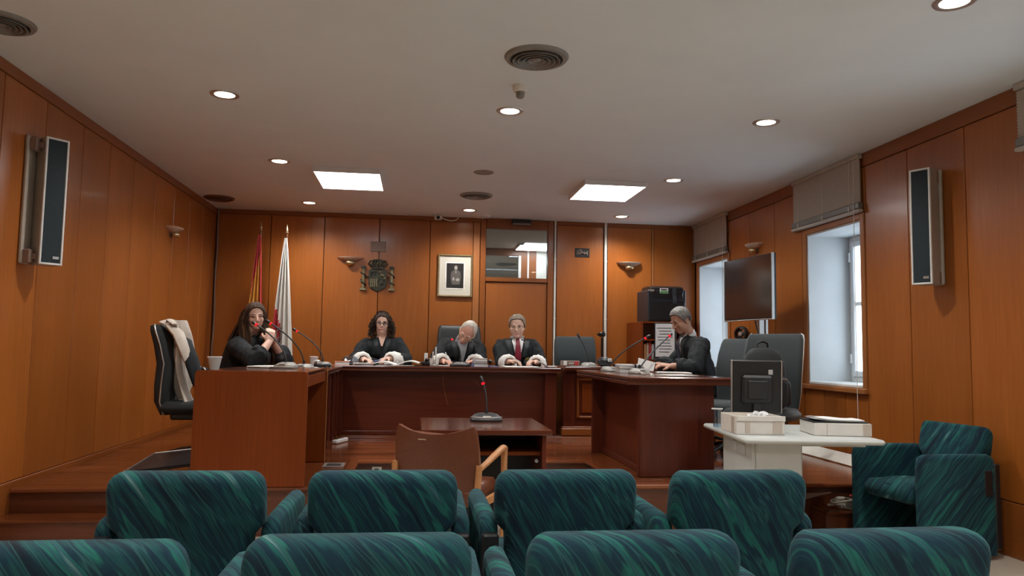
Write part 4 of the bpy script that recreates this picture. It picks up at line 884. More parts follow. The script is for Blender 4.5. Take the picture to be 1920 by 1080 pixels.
    if P.get('shirt'):
        patch('neckline' if P.get('nocollar') else 'shirt_front', P['shirt'], lambda u, v_: top+rr_*((u*2-1)*vw*(1-v_*.85))-V((0, 0, v_*vd)), 6, 10, .006)
        nax = (H(0, -.06, -.40)-nk).normalized(); cb0 = nk+nax*P.get('colz', .028)*k; cbf = (bf-nax*bf.dot(nax)).normalized(); cbr = cbf.cross(nax)
        m = MB()
        def col(u, v_):
            a = R(18+324*u); r_ = nr*(1.10+.08*v_); fr = max(0, math.cos(a))
            return cb0+(cbf*math.cos(a)+cbr*math.sin(a))*r_*(1.0+.10*fr)+nax*(.026*k-.040*k*v_-.030*k*v_*fr**3)
        m.sheet(col, 30, 3, .005)
        if not P.get('nocollar'): m.build('collar', P['shirt'], ro, 60)
    if P.get('tie'):
        def tie(u, v_):
            w = (.016+.022*min(1, v_*1.4))*k if v_ > .12 else (.020-.03*v_)*k
            return top-V((0, 0, .014*k+v_*vd*.98))+rr_*((u*2-1)*w)
        patch('tie', P['tie'], tie, 4, 14, .015, .008)
    for s_ in (-1, 1):                                       # satin facing of the robe along the opening
        patch('lapel', M['satin'], lambda u, v_: top+rr_*s_*(vw*(1-v_*.85)+(.004+.052*u*(1-.3*v_))*k)-V((0, 0, v_*vd*1.2+.055*k)), 3, 10, .007, .007)
    if P.get('badge'):
        c_ = P['badge']; q = hit(V(c_))+bf*.012; m = MB(); m.lathe([(0, .006), (.022, .005), (.034, .002), (.036, -.004), (0, -.004)], 16, M=Matrix.Translation(q) @ bf.to_track_quat('Z', 'Y').to_matrix().to_4x4()); m.build('badge', M['gold'], ro, 40)
    if P.get('lace'):
        for i in range(2):                                    # white lace cuffs
            m = MB(); L0, L1 = P['lace']
            a_, c_ = lerp(el[i], wr_[i], L0), lerp(el[i], wr_[i], L1); rings = []; n = 22; ax = (c_-a_).normalized(); u_ = V((0, 0, 1)); u_ = (u_-ax*u_.dot(ax)).normalized(); w_ = ax.cross(u_)
            for q, r_ in ((0, .088), (.25, .098), (.6, .100), (.92, .094), (1.0, .076), (.97, .060), (.6, .05)):
                rings.append([lerp(a_, c_, q)-V((0, 0, .016))+(w_*math.cos(2*math.pi*j/n)+u_*math.sin(2*math.pi*j/n))*r_*k*(1+.05*math.sin(j*2.9+q*5)) for j in range(n)])
            m.loft(rings, 0, False); m.build('lace_cuff', M['lace'], t, 60)
    # --- face
    lidded = P.get('lidded', False)
    for s_ in (-1, 1):
        m = MB()
        def E(x, y, z): return (s_*.132+x, .318+y, .0+z)
        m.ell(E(0, 0, 0), (.060, .028, .020 if not lidded else .010), 12, 8, 0, HM); m.ell(E(0, .018, .001), (.020, .014, .018 if not lidded else .009), 10, 8, 1, HM)
        m.build('eye', [M['eyew'], M['eyed']], t, 60)
        m = MB(); m.tube([H(s_*.132-.066, .322, -.004), H(s_*.132-.03, .348, .018 if not lidded else .004), H(s_*.132+.03, .348, .018 if not lidded else .004), H(s_*.132+.066, .318, -.002)], [.006*hh, .011*hh, .011*hh, .006*hh], 6); m.build('eyelid', M['eyed'] if P.get('lash', True) else sk, t, 60)
        m = MB(); m.tube([H(s_*.055, .375, .092), H(s_*.12, .382, .112), H(s_*.195, .345, .100), H(s_*.225, .30, .080)], [q*hh for q in (.010, .016, .013, .006)], 6); m.build('eyebrow', P.get('browmat', P['hairmat']), t, 60)
    m = MB(); m.tube([H(-.105, .335, -.275), H(-.05, .382, -.262), H(0, .388, -.268), H(.05, .382, -.262), H(.105, .335, -.275)], [q*hh for q in (.006, .016, .015, .016, .006)], 6); m.tube([H(-.09, .345, -.285), H(-.04, .384, -.298), H(.04, .384, -.298), H(.09, .345, -.285)], [q*hh for q in (.006, .018, .018, .006)], 6); m.build('lips', M['lip'], t, 60)
    if P.get('glasses'):
        m = MB(); gr = P.get('grim', .009)
        for s_ in (-1, 1):
            pts = [H(s_*.145+.098*math.cos(a)*(abs(math.cos(a))**-.25 if abs(math.cos(a)) > .1 else 1), .405-.35*max(0, abs(s_*.145+.098*math.cos(a))-.17), -.012+.068*math.sin(a)) for a in [2*math.pi*q/20 for q in range(21)]]
            m.tube(pts, gr*hh, 6, 0, False); m.tube([H(s_*.235, .372, .02), H(s_*.315, .24, .02), H(s_*.345, .0, .01)], gr*hh, 6)
        m.tube([H(-.05, .41, .01), H(0, .425, .022), H(.05, .41, .01)], gr*hh, 6); m.build('glasses', P['glasses'], t, 60)
    # --- hair
    kind = P['hair']; hm = P['hairmat']
    cuts = {'short': [(0, .33), (40, .30), (62, .12), (78, -.10), (88, -.10), (96, .06), (118, .0), (135, -.22), (180, -.30)], 'receding': [(0, .44), (35, .46), (55, .22), (72, .0), (86, -.08), (96, .05), (118, .0), (135, -.24), (180, -.32)],
            'long': [(0, .34), (30, .30), (55, .12), (75, -.15), (100, -.35), (180, -.45)], 'curly': [(0, .33), (35, .27), (60, .05), (80, -.2), (110, -.40), (180, -.45)]}[kind]
    def lim(a):
        a = abs(a)
        for (a0, z0), (a1, z1) in zip(cuts, cuts[1:]):
            if a <= a1: return lerp(z0, z1, (a-a0)/(a1-a0))
        return cuts[-1][1]
    th = P.get('hth', .05); rnd = random.Random(len(label)*7); bm = bmesh.new(); NU, NV = 64, 34; grid = {}
    for i in range(NU):
        az = -180+360*i/NU
        for j in range(NV+1):
            z0 = lim(az); zz = lerp(max(z0, -.42), .505, (j/NV)); s_ = (zz-.13)/.375; s_ = max(-1, min(1, s_)); cr_ = math.sqrt(max(0, 1-s_*s_)) if zz > .13 else math.sqrt(max(.0, 1-(s_*.72)**2))
            x = .325*cr_*math.sin(R(az)); y = -.06+.395*cr_*math.cos(R(az)); q = V((x*9, y*9, zz*4)); nz = noise.noise(q+V((sx, 0, 0)))*.35+noise.noise(q*V((4, 4, 1)) if False else V((q.x*3, q.y*3, q.z*.8+sx)))*.35
            edge = min(1, j/2.5)*1.0; d_ = V((x, y+.06, zz-.1)).normalized()*(th*(edge*(.9+nz)+.12))
            grid[(i, j)] = bm.verts.new(HM @ (V((x, y, zz))+d_))
    for i in range(NU):
        for j in range(NV):
            try: bm.faces.new((grid[(i, j)], grid[((i+1) % NU, j)], grid[((i+1) % NU, j+1)], grid[(i, j+1)]))
            except Exception: pass
    bmesh.ops.remove_doubles(bm, verts=bm.verts, dist=.0005); bmesh.ops.recalc_face_normals(bm, faces=bm.faces)
    hme = bpy.data.meshes.new('hair'); bm.to_mesh(hme); bm.free(); ho = child_mesh(hme, 'hair', hm, t)
    if kind == 'curly':
        m = MB()
        for q in range(1500):
            az = rnd.uniform(-180, 180); zz = rnd.uniform(-.64, .60)
            if abs(az) < 52 and zz < .33: continue
            sp = (.375+.17*max(0, min(1, (.45-zz)/.6)))*rnd.uniform(.66, 1.06); cr_ = math.sqrt(max(.0, 1-(zz/.63)**2)) if zz > 0 else 1
            c_ = V((sp*cr_*math.sin(R(az))*1.12, -.08+sp*cr_*math.cos(R(az))*.95, zz)); rr3 = rnd.uniform(.026, .045); ph = rnd.uniform(0, 6)
            ax = V((rnd.uniform(-.4, .4), rnd.uniform(-.4, .4), -1)).normalized(); u_ = ax.orthogonal().normalized(); w_ = ax.cross(u_)
            m.tube([HM @ (c_+ax*(.011*g_)+(u_*math.cos(g_*1.15+ph)+w_*math.sin(g_*1.15+ph))*rr3) for g_ in range(9)], [x_*hh for x_ in (.006, .012, .015, .016, .016, .015, .014, .011, .006)], 5)
        o_ = m.build('curls', hm, ho, 60); o_['kind'] = 'stuff'
    if kind == 'long':
        m = MB()
        for q in range(300):
            az = rnd.choice((-1, 1))*rnd.uniform(48, 175); zz = rnd.uniform(.0, .42); cr_ = math.sqrt(max(.05, 1-((zz-.13)/.40)**2)); p0 = HM @ V((.35*cr_*math.sin(R(az)), -.06+.42*cr_*math.cos(R(az)), zz))
            sd = -1 if az < 0 else 1; off = hr*(math.sin(R(az))*.055*k+rnd.uniform(-.02, .02))+hf*(math.cos(R(az))*.06*k+rnd.uniform(-.02, .02))
            nkb = nk+V((0, 0, .06)); p1 = lerp(p0, nkb, .55)+off*1.0; front = abs(az) < 95
            p2 = nk+off*1.9+V((0, 0, -.02))+(bf*.075*k if front else -bf*.05*k); p3 = p2+V((rnd.uniform(-.02, .02), rnd.uniform(-.02, .02), -rnd.uniform(.16, .30)*k))+(bf*.055*k if front else -bf*.06*k)
            m.tube([p0, lerp(p0, p1, .5)+off*.25, p1, p2, lerp(p2, p3, .5)+hr*.008*math.sin(q), p3], [x_*k for x_ in (.005, .008, .009, .009, .008, .002)], 5, 1 if q % 5 == 0 else 0)
        o_ = m.build('long_strands', [hm, M['hairl']], ho, 60); o_['kind'] = 'stuff'
    return t
def seat(hip, bf, k=1.08, spread=.11, reach=.44):
    f_, u_, r_ = frame(bf, (0, 0, 1)); hip = V(hip); kn = []; an = []
    for s_ in (-1, 1):
        q = hip+r_*(s_*spread*k)+f_*reach*k-V((0, 0, .0)); kn.append(q); an.append(V((q.x, q.y, ZD+.075))+f_*.02)
    return dict(hip=hip, knee=kn, ank=an)
def two(bf): f_, u_, r_ = frame(bf, (0, 0, 1)); return f_, r_
HZ = ZD+.56                                       # hip height on a seat
SEAT_TOP = ZD+.50

# curly-haired judge with glasses, facing the room
bf = V((.03, -1, 0)); c0 = V((-.41, 9.44, 0))
P = dict(seat((-.41, 9.52, HZ), bf), head=(-.412, 9.36, 1.575), hf=(.02, -1, -.05), hu=(.02, -.02, 1), hh=.252, neck=(-.41, 9.44, 1.400), sh=[(-.615, 9.45, 1.315), (-.205, 9.45, 1.315)], bf=bf,
     el=[(-.70, 9.24, 1.13), (-.12, 9.26, 1.13)], wr=[(-.585, 9.02, 1.140), (-.325, 9.00, 1.150)], hand=[((.62, -.75, -.10), (0, .25, 1), 1, .55), ((-.55, -.80, -.05), (0, .25, 1), -1, .95)],
     skin=M['skin'], hair='curly', hairmat=M['hairc'], hth=.05, glasses=M['black'], grim=.013, lace=(.42, .90), slv=(.62, .62), shirt=M['skin'], nocollar=True, vdepth=.14, vw=.05, badge=(-.30, 9.3, 1.165), slim=True)
# frame() gives the sitter's right as f x u; index 0 is on the -x side
make_person('person', 'woman with curly dark hair and black-rimmed glasses in a black robe, holding a pen', (-.41, 9.52, ZD), P)
# bald judge bent over his notes
bf = V((.0, -1, 0))
P = dict(seat((.56, 9.55, HZ), bf), head=(.615, 9.20, 1.480), hf=(-.40, -.82, -.62), hu=(.42, -.42, .80), hh=.285, neck=(.565, 9.34, 1.365), sh=[(.345, 9.40, 1.325), (.765, 9.40, 1.325)], bf=bf, fat=1.10, neckr=1.15, wide=1.08,
     el=[(.235, 9.22, 1.125), (.775, 9.20, 1.125)], wr=[(.335, 8.98, 1.135), (.67, 8.98, 1.135)], hand=[((.65, -.72, -.12), (0, .2, 1), 1, .95), ((-.7, -.7, -.1), (0, .2, 1), -1, .5)],
     skin=M['skin2'], hair='receding', hairmat=M['hairw'], hth=.022, glasses=M['brass'], grim=.008, lace=(.36, .92), slv=(.55, .55), shirt=M['shirtg'], vdepth=.26, vw=.07, lidded=True)
make_person('person', 'balding white-haired man in a black robe bent over writing between the other judges', (.56, 9.55, ZD), P)
# judge with the crimson tie
bf = V((-.02, -1, 0))
P = dict(seat((1.25, 9.52, HZ), bf), head=(1.240, 9.36, 1.565), hf=(-.20, -1, -.10), hu=(-.03, -.06, 1), hh=.285, neck=(1.25, 9.44, 1.402), sh=[(1.035, 9.45, 1.322), (1.475, 9.45, 1.322)], bf=bf, wide=1.06, neckr=1.05,
     el=[(1.055, 9.25, 1.125), (1.52, 9.25, 1.125)], wr=[(1.12, 9.00, 1.135), (1.42, 9.00, 1.135)], hand=[((.80, -.55, .05), (-.1, .3, 1), 1, .75), ((-.80, -.55, .05), (.1, .3, 1), -1, .95)],
     skin=M['skin'], fat=1.10, hair='short', hairmat=M['hairg'], hth=.055, colz=-.012, glasses=M['brass'], grim=.007, lace=(.34, .90), slv=(.5, .5), shirt=M['shirt'], tie=M['tie'], vdepth=.30, vw=.08, badge=(1.375, 9.3, 1.18))
make_person('person', 'grey-haired man with glasses and crimson tie in a black robe', (1.25, 9.52, ZD), P)
# woman speaking at the side bench, turned towards the court
bf = V((.86, -.50, 0))
P = dict(seat((-1.69, 7.56, HZ), bf, reach=.36), head=(-1.512, 7.44, 1.555), hf=(.36, -.92, -.10), hu=(-.06, -.05, 1), hh=.250, neck=(-1.575, 7.52, 1.365), sh=[(-1.49, 7.70, 1.27), (-1.665, 7.345, 1.27)], bf=bf, slim=True,
     el=[(-1.26, 7.56, 1.145), (-1.42, 7.06, 1.150)], wr=[(-1.315, 7.36, 1.305), (-1.335, 7.22, 1.315)], hand=[((-.15, -.25, .95), (.6, .5, .2), 1, .75), ((.05, .30, .95), (.3, -.9, .1), -1, .8)],
     skin=M['skin'], hair='long', hairmat=M['hairb'], hth=.055, vdepth=.18, vw=.05, slv=(.55, .50), lidded=True, robe=.98)
make_person('person', 'long-haired woman in a black robe speaking with raised hands at the microphones', (-1.69, 7.56, ZD), P)
# prosecutor reading, in profile
bf = V((-1, -.10, 0))
P = dict(seat((2.93, 7.55, HZ), bf, reach=.40), head=(2.655, 7.44, 1.605), hf=(-.88, -.22, -.46), hu=(-.44, -.06, .89), hh=.250, neck=(2.765, 7.48, 1.435), sh=[(2.80, 7.26, 1.345), (2.83, 7.72, 1.345)], bf=bf,
     el=[(2.68, 7.12, 1.14), (2.68, 7.76, 1.14)], wr=[(2.46, 7.16, 1.145), (2.46, 7.62, 1.145)], hand=[((-.95, .15, .15), (0, -.3, 1), -1, .7), ((-.95, -.2, .1), (0, .3, 1), 1, .7)],
     skin=M['skin3'], hair='short', hairmat=M['hairs'], hth=.05, shirt=M['shirt'], tie=M['tieb'], vdepth=.30, vw=.07, slv=(.80, .80), lidded=True)
make_person('person', 'grey-haired man in a black robe reading papers in profile at the right-hand desk', (2.93, 7.55, ZD), P)
# ================================================================ TELEVISION, EQUIPMENT
t = thing('television', 'large flat television on a silver floor stand beside the window wall', 'television', (3.42, 7.30, ZD))
A_, B_ = V((3.252, 7.75, 0)), V((3.374, 6.90, 0)); ax = (B_-A_).normalized(); nrm = V((ax.y, -ax.x, 0))
if nrm.x > 0: nrm = -nrm
mid = (A_+B_)/2; L = (B_-A_).length; TM = Matrix(((ax.x, -nrm.x, 0, mid.x), (ax.y, -nrm.y, 0, mid.y), (0, 0, 1, 1.935), (0, 0, 0, 1)))    # local x along screen, +y away from viewer side
m = MB(); m.box((0, .03, 0), (L, .045, .645), 0, .008, TM); m.build('case', M['black'], t)
MB().box((0, .006, .006), (L-.024, .004, .615), 0, 0, TM).build('screen', M['screen'], t)
m = MB()
for s_ in (-1, 1): m.box((s_*(L/2-.003), .012, 0), (.008, .03, .645), 0, .002, TM)
m.box((0, .010, -.3195), (L, .03, .01), 0, .002, TM); m.build('silver_bezel', M['alu'], t)
m = MB(); m.box((.02, .10, -.02), (.30, .09, .26), 0, .01, TM); m.build('mount', M['dark'], t)
m = MB(); m.bb(3.455, 3.515, 7.36, 7.42, ZD+.05, 1.95, b=.006); m.bb(3.525, 3.555, 7.36, 7.42, ZD+.05, 1.95, b=.004); m.build('column', M['alu'], t)
m = MB(); m.bb(3.30, 3.62, 7.33, 7.45, ZD+.002, ZD+.05, b=.01); m.bb(3.46, 3.60, 7.1, 7.66, ZD+.004, ZD+.045, b=.01); m.build('foot', M['dark'], t)
m = MB(); m.tube([(3.40, 7.33, 1.62), (3.43, 7.33, 1.5), (3.455, 7.33, 1.35), (3.45, 7.33, 1.1)], .008, 6); m.build('cable', M['black'], t)
# black lamp-like webcam on the stand beside the window wall
t = thing('desk_fan', 'small black round fan on a shelf bracket below the television', 'fan', (3.76, 8.45, 1.40))
m = MB(); m.bb(3.70, 3.841, 8.33, 8.57, 1.385, 1.40, b=.003); m.build('bracket_shelf', M['dark'], t)
T = Matrix.Translation((3.745, 8.43, 1.505)) @ Matrix.Rotation(R(-65), 4, 'Z') @ Matrix.Rotation(R(90), 4, 'X')
m = MB(); m.lathe([(.085, -.03), (.095, 0), (.088, .03), (.07, .034)], 22, M=T); m.build('ring', M['black'], t, 60)
for k in range(3):
    m = MB(); m.box((.042*math.cos(k*2.09), .042*math.sin(k*2.09), 0), (.06, .045, .006), 0, .002, T @ Matrix.Rotation(.0, 4, 'Z')); m.build('blade', M['dark'], t)
m = MB(); m.lathe([(0, .03), (.025, .028), (.03, -.02), (0, -.03)], 14, M=T); m.build('hub', M['alu'], t)
m = MB(); m.tube([(3.745, 8.43, 1.42), (3.745, 8.43, 1.401)], [.02, .045], 12); m.build('foot', M['black'], t)
# cabinet with shelves, equipment case on top
t = thing('shelf_unit', 'brown wooden shelf unit with open compartments behind the grey-haired man', 'cabinet', (3.2, 9.75, ZD))
MB().bb(2.845, 2.87, 9.42, 10.1, ZD+.002, 1.668, b=.003).build('side_panel', M['desk'], t); MB().bb(3.475, 3.50, 9.42, 10.1, ZD+.002, 1.668, b=.003).build('side_panel', M['desk'], t)
MB().bb(2.87, 3.475, 10.07, 10.09, ZD+.01, 1.64).build('back_panel', M['wall'], t)
for zz in (ZD+.06, .78, 1.16, 1.42, 1.645): MB().bb(2.87, 3.475, 9.43, 10.07, zz, zz+.022, b=.002).build('shelf', M['desk'], t)
MB().bb(3.13, 3.15, 9.44, 10.07, 1.182, 1.42).build('divider', M['desk'], t)
t = thing('equipment_case', 'black equipment case with green and white label and hanging strap on the shelf unit', 'case', (3.22, 9.75, 1.669))
MB().bb(2.965, 3.475, 9.52, 10.02, 1.669, 2.085, b=.012).build('case_body', M['bluedk'], t)
m = MB(); m.bb(2.99, 3.45, 9.505, 9.522, 1.69, 1.93, b=.004); m.build('front_panel', M['black'], t)
m = MB(); rings = []
for y_, z_, w_ in ((9.50, 2.04, .20), (9.52, 2.11, .22), (9.60, 2.14, .23), (9.85, 2.14, .23), (9.95, 2.09, .22)): rings.append([V((3.22-w_, y_, z_-.06)), V((3.22-w_, y_, z_-.01)), V((3.22-w_*.8, y_, z_)), V((3.22+w_*.8, y_, z_)), V((3.22+w_, y_, z_-.01)), V((3.22+w_, y_, z_-.06))])
m.loft(rings); m.build('lid', M['black'], t)
m = MB(); m.bb(3.115, 3.225, 9.488, 9.498, 2.035, 2.105, b=.002); lo = m.build('label', M['paper'], t); MB().bb(3.118, 3.222, 9.484, 9.489, 2.037, 2.066, b=.001).build('green_band', M['green'], lo)
for q in range(4): MB().bb(3.13+.02*q, 3.145+.02*q, 9.485, 9.4885, 2.078, 2.094).build('letter_mark', M['dark'], lo)
m = MB(); m.bb(2.985, 3.04, 9.495, 9.515, 2.06, 2.085, b=.003); m.build('latch', M['alu'], t)
m = MB(); m.sheet(lambda u, v_: (3.28+.05*u, 9.478+.012*math.sin(v_*5), 2.11-.20*v_), 3, 10, .006); m.build('strap', M['fabblu'], t, 60)
for q in range(5):
    m = MB(); x = 2.90+.034*q; hgt = .20+.018*((q*7) % 3); m.bb(x, x+.028, 9.48, 9.74, 1.183, 1.183+hgt, b=.003); single(m, 'folder', [M['oak'], M['card'], M['bookr'], M['office'], M['bookg']][q], ['tan folder', 'cardboard folder', 'red folder', 'cream folder', 'grey folder'][q]+' upright on the shelf unit', 'folder', (x, 9.6, 1.183), 'folders on the shelf unit')
m = MB(); m.bb(3.17, 3.46, 9.46, 9.75, .803, .90, b=.006); single(m, 'document_box', M['cardw'], 'white document box lying on the shelf unit', 'box', (3.3, 9.6, .803))
# monitor at the far end of the clerk's bench
def monitor(lab, loc, rz, w, h, screen, tilt=0.0, rim=None):      # screen faces local -y
    t = thing('computer_monitor', lab, 'monitor', loc, rz)
    m = MB(); m.box((0, .03, .012), (w*.5, .17, .02), 0, .008); loc_part(m, 'foot', M['dark'], t)
    m = MB(); m.box((0, .05, .12), (.05, .03, .22), 0, .006); loc_part(m, 'neck', M['dark'], t)
    T = Matrix.Translation((0, .02, .10+h/2)) @ Matrix.Rotation(tilt, 4, 'X')
    m = MB(); m.box((0, 0, 0), (w, .035, h), 0, .006, T); loc_part(m, 'case', M['black'], t)
    m = MB(); m.box((0, .035, -.02), (w*.62, .05, h*.55), 0, .015, T); m.box((0, .066, -.02), (w*.4, .012, h*.35), 0, .004, T); loc_part(m, 'rear_housing', M['dark'], t)
    m = MB(); m.box((0, -.0185, .004), (w-.03, .003, h-.04), 0, 0, T); so = loc_part(m, 'screen', screen, t)
    if rim:
        for s_ in (-1, 1): m = MB(); m.box((s_*(w/2+.002), 0, 0), (.008, .037, h), 0, .002, T); loc_part(m, 'side_rim', rim, t)
    m = MB(); m.box((-w*.28, .0195, h*.28), (.030, .003, .035), 0, .001, T); loc_part(m, 'sticker', M['paperg'], t)
    return t, T, so
t, T, so = monitor('monitor showing a printed page on the clerk bench beside the shelf unit', (3.0, 8.95, 1.10), R(-25), .26, .44, M['paperg'])
for q in range(9): m = MB(); m.box((-.01+.012*(q % 2), -.021, .15-.036*q), (.18-.03*(q % 3), .001, .008), 0, 0, T); loc_part(m, 'text_line', M['dark'], so)
monitor('black computer monitor seen from behind on the cream table', (2.43, 5.24, .7635), R(166), .34, .37, M['screen'], R(-4), M['alu'])

# ---- backpack on the chair seat
t = thing('backpack', 'black backpack with front pocket and carry loop sitting on the chair by the window', 'backpack', (2.765, 5.80, ZD+.507), R(4))
def blob(prof, n=20, ex=2.6):
    rings = []
    for z_, a, b, y_ in prof:
        ring = []
        for k in range(n):
            th = 2*math.pi*k/n; c_, s_ = math.cos(th), math.sin(th)
            ring.append(V((a*math.copysign(abs(c_)**(2/ex), c_), y_+b*math.copysign(abs(s_)**(2/ex), s_), z_)))
        rings.append(ring)
    return rings
m = MB(); m.loft(blob([(.0, .13, .08, 0), (.02, .155, .10, 0), (.15, .172, .11, 0), (.34, .17, .10, .01), (.43, .145, .085, .015), (.475, .10, .06, .02), (.49, .05, .03, .025)])); loc_part(m, 'main_bag', M['fabblk'], t, 60)
m = MB(); m.loft(blob([(.03, .115, .03, -.105), (.05, .13, .045, -.105), (.20, .132, .05, -.105), (.255, .12, .04, -.10), (.27, .09, .02, -.095)])); po = loc_part(m, 'front_pocket', M['fabblk'], t, 60)
m = MB(); m.tube([(-.11, -.150, .245), (0, -.157, .25), (.11, -.150, .245)], .005, 6); loc_part(m, 'zip', M['alu'], po)
m = MB(); m.tube([(-.05, .03, .48), (-.045, .03, .525), (0, .03, .54), (.045, .03, .525), (.05, .03, .48)], .010, 8); loc_part(m, 'carry_loop', M['black'], t, 60)
for s_ in (-1, 1):
    m = MB(); m.tube([(s_*.08, .10, .45), (s_*.15, .11, .36), (s_*.19, .06, .20), (s_*.165, .02, .05)], [.016, .02, .016, .01], 8, flat=.5); loc_part(m, 'shoulder_strap', M['black'], t, 60)
    m = MB(); m.loft(blob([(.03, .03, .07, 0), (.05, .04, .08, 0), (.20, .04, .08, 0), (.23, .03, .06, 0)])); o = loc_part(m, 'side_pocket', M['dark'], t, 60); o.location = (s_*.16, 0, 0)
# ---- tripod with a small camera against the back wall
t = thing('camera_tripod', 'thin black tripod with a small camera beside the white conduit', 'tripod', (2.45, 9.9, ZD))
m = MB(); m.tube([(2.45, 9.9, ZD+.45), (2.45, 9.9, 1.46)], .012, 8); m.build('pole', M['black'], t)
for k in range(3):
    a = k*2.094+.5; m = MB(); m.tube([(2.45, 9.9, ZD+.62), (2.45+.20*math.cos(a), 9.9+.16*math.sin(a), ZD+.004)], .009, 6); m.build('leg', M['black'], t)
m = MB(); m.box((2.45, 9.89, 1.50), (.085, .07, .06), 0, .015); m.lathe([(0, .05), (.022, .05), (.026, 0)], 14, M=Matrix.Translation((2.455, 9.86, 1.505)) @ Matrix.Rotation(R(90), 4, 'X')); m.build('camera_head', M['black'], t)
m = MB(); m.tube([(2.41, 9.88, 1.49), (2.385, 9.87, 1.505)], .014, 8); m.build('adjust_knob', M['black'], t); m = MB(); m.box((2.47, 9.885, 1.54), (.03, .03, .02), 0, .005); m.build('shoe', M['black'], t)

# ================================================================ MICROPHONES
def gooseneck(lab, base, rz, tip, mid=None, lit=True, bw=.20, grp='gooseneck conference microphones'):
    base = V(base); tip = V(tip); t = thing('conference_microphone', lab, 'microphone', base, rz, grp)
    m = MB(); k = bw/.20; rings = []
    for z_, a, b, y_ in ((0, .098, .066, 0), (.010, .100, .068, 0), (.022, .094, .060, .004), (.040, .070, .042, .014), (.047, .045, .028, .02)):
        rings.append([V((a*k*math.copysign(abs(math.cos(2*math.pi*q/24))**.75, math.cos(2*math.pi*q/24)), y_*k+b*k*math.copysign(abs(math.sin(2*math.pi*q/24))**.75, math.sin(2*math.pi*q/24)), z_*k)) for q in range(24)])
    m.loft(rings); bo = loc_part(m, 'base', M['vent'] if bw < .22 else M['dark'], t, 40)
    m = MB(); m.box((0, -.035*k, .030*k), (.05*k, .03*k, .006), 0, .002, Matrix.Rotation(R(0), 4, 'X')); loc_part(m, 'talk_button', M['paper'] if bw > .21 else M['dark'], bo)
    m = MB(); rg = []
    for a in range(25): q = a/24*math.pi; rg.append((-.092*k*math.cos(q), -.055*k*math.sin(q), .022*k))
    m.tube(rg, .006*k, 6); loc_part(m, 'silver_rim', M['alu'], bo, 60)
    s0 = base+V((0, 0, .042*k)); d = tip-s0; up_ = V((0, 0, 1)); md = mid and V(mid) or s0+up_*(d.z*.42)+V((d.x, d.y, 0))*.08
    pts = bez(s0, md, tip, 14); e = (pts[-1]-pts[-2]).normalized()
    m = MB(); m.tube([s0-up_*.01, s0+up_*.035], .011, 8); m.build('socket', M['dark'], t)
    m = MB(); m.tube(pts, .0065, 8); m.build('stem', M['dark'], t, 60)
    m = MB(); m.tube([tip+e*.002, tip+e*.014], .0125, 12); m.build('light_ring', M['redled'] if lit else M['dark'], t, 60)
    m = MB(); m.tube([tip+e*.014, tip+e*.022, tip+e*.06, tip+e*.07], [.010, .0135, .0125, .006], 12); m.build('capsule', M['black'], t, 60)
    return t
gooseneck('gooseneck microphone on the veneer desk pointing at the speaking woman', (-1.0, 6.12, 1.1085), R(-30), (-1.275, 6.35, 1.445), mid=(-1.0, 6.10, 1.30))
gooseneck('gooseneck microphone with red ring in front of the raised hands', (-.98, 6.95, 1.079), R(-25), (-1.285, 7.02, 1.475), mid=(-.98, 6.93, 1.29))
gooseneck('gooseneck microphone beside the paper cup near the white flag', (-.945, 8.02, 1.079), R(-20), (-1.225, 8.15, 1.432), mid=(-.93, 8.02, 1.27))
gooseneck('gooseneck microphone on the witness table with a wide silver base', (.525, 5.60, .7590), R(0), (.505, 5.66, 1.02), bw=.24, mid=(.535, 5.62, .93))
gooseneck('gooseneck microphone at the far corner of the prosecutor desk', (1.80, 6.95, 1.093), R(35), (2.14, 6.98, 1.405), mid=(1.86, 6.96, 1.26))
gooseneck('gooseneck microphone under the chin of the reading man', (1.90, 6.34, 1.093), R(20), (2.30, 6.75, 1.425), mid=(1.97, 6.38, 1.24))
gooseneck('unlit gooseneck microphone before the empty slate chair', (1.98, 8.62, 1.101), R(10), (1.885, 8.66, 1.42), lit=False, mid=(1.98, 8.63, 1.25))
gooseneck('gooseneck microphone base with dark dome before the bald judge', (.50, 8.66, 1.083), R(0), (.42, 8.85, 1.385), bw=.23, lit=True, mid=(.52, 8.58, 1.32))
# black round camera ball with a label
t = thing('speaker_ball', 'black round conference speaker with a white label on the clerk bench', 'speaker', (2.14, 8.52, 1.101))
m = MB(); m.ell((2.14, 8.52, 1.16), (.088, .075, .058), 22, 14); m.build('body', M['black'], t, 60)
m = MB(); m.box((2.185, 8.452, 1.180), (.045, .006, .035), 0, .002, Matrix.Identity(4)); lo = m.build('label', M['paper'], t); MB().box((2.185, 8.448, 1.180), (.022, .002, .008), 0).build('mark', M['dark'], lo)
MB().box((2.14, 8.52, 1.105), (.09, .07, .010), 0, .003).build('foot', M['dark'], t)
m = MB(); m.tube([(2.24, 8.50, 1.122), (2.36, 8.52, 1.122), (2.46, 8.53, 1.122), (2.47, 8.53, 1.122)], [.015, .015, .017, .008], 10); o = single(m, 'hand_microphone', M['black'], 'black handheld microphone lying on the clerk bench', 'microphone', (2.36, 8.52, 1.101))
m = MB(); m.tube([(2.26, 8.5035, 1.122), (2.275, 8.506, 1.122)], .0165, 10); m.build('white_ring', M['paper'], o)

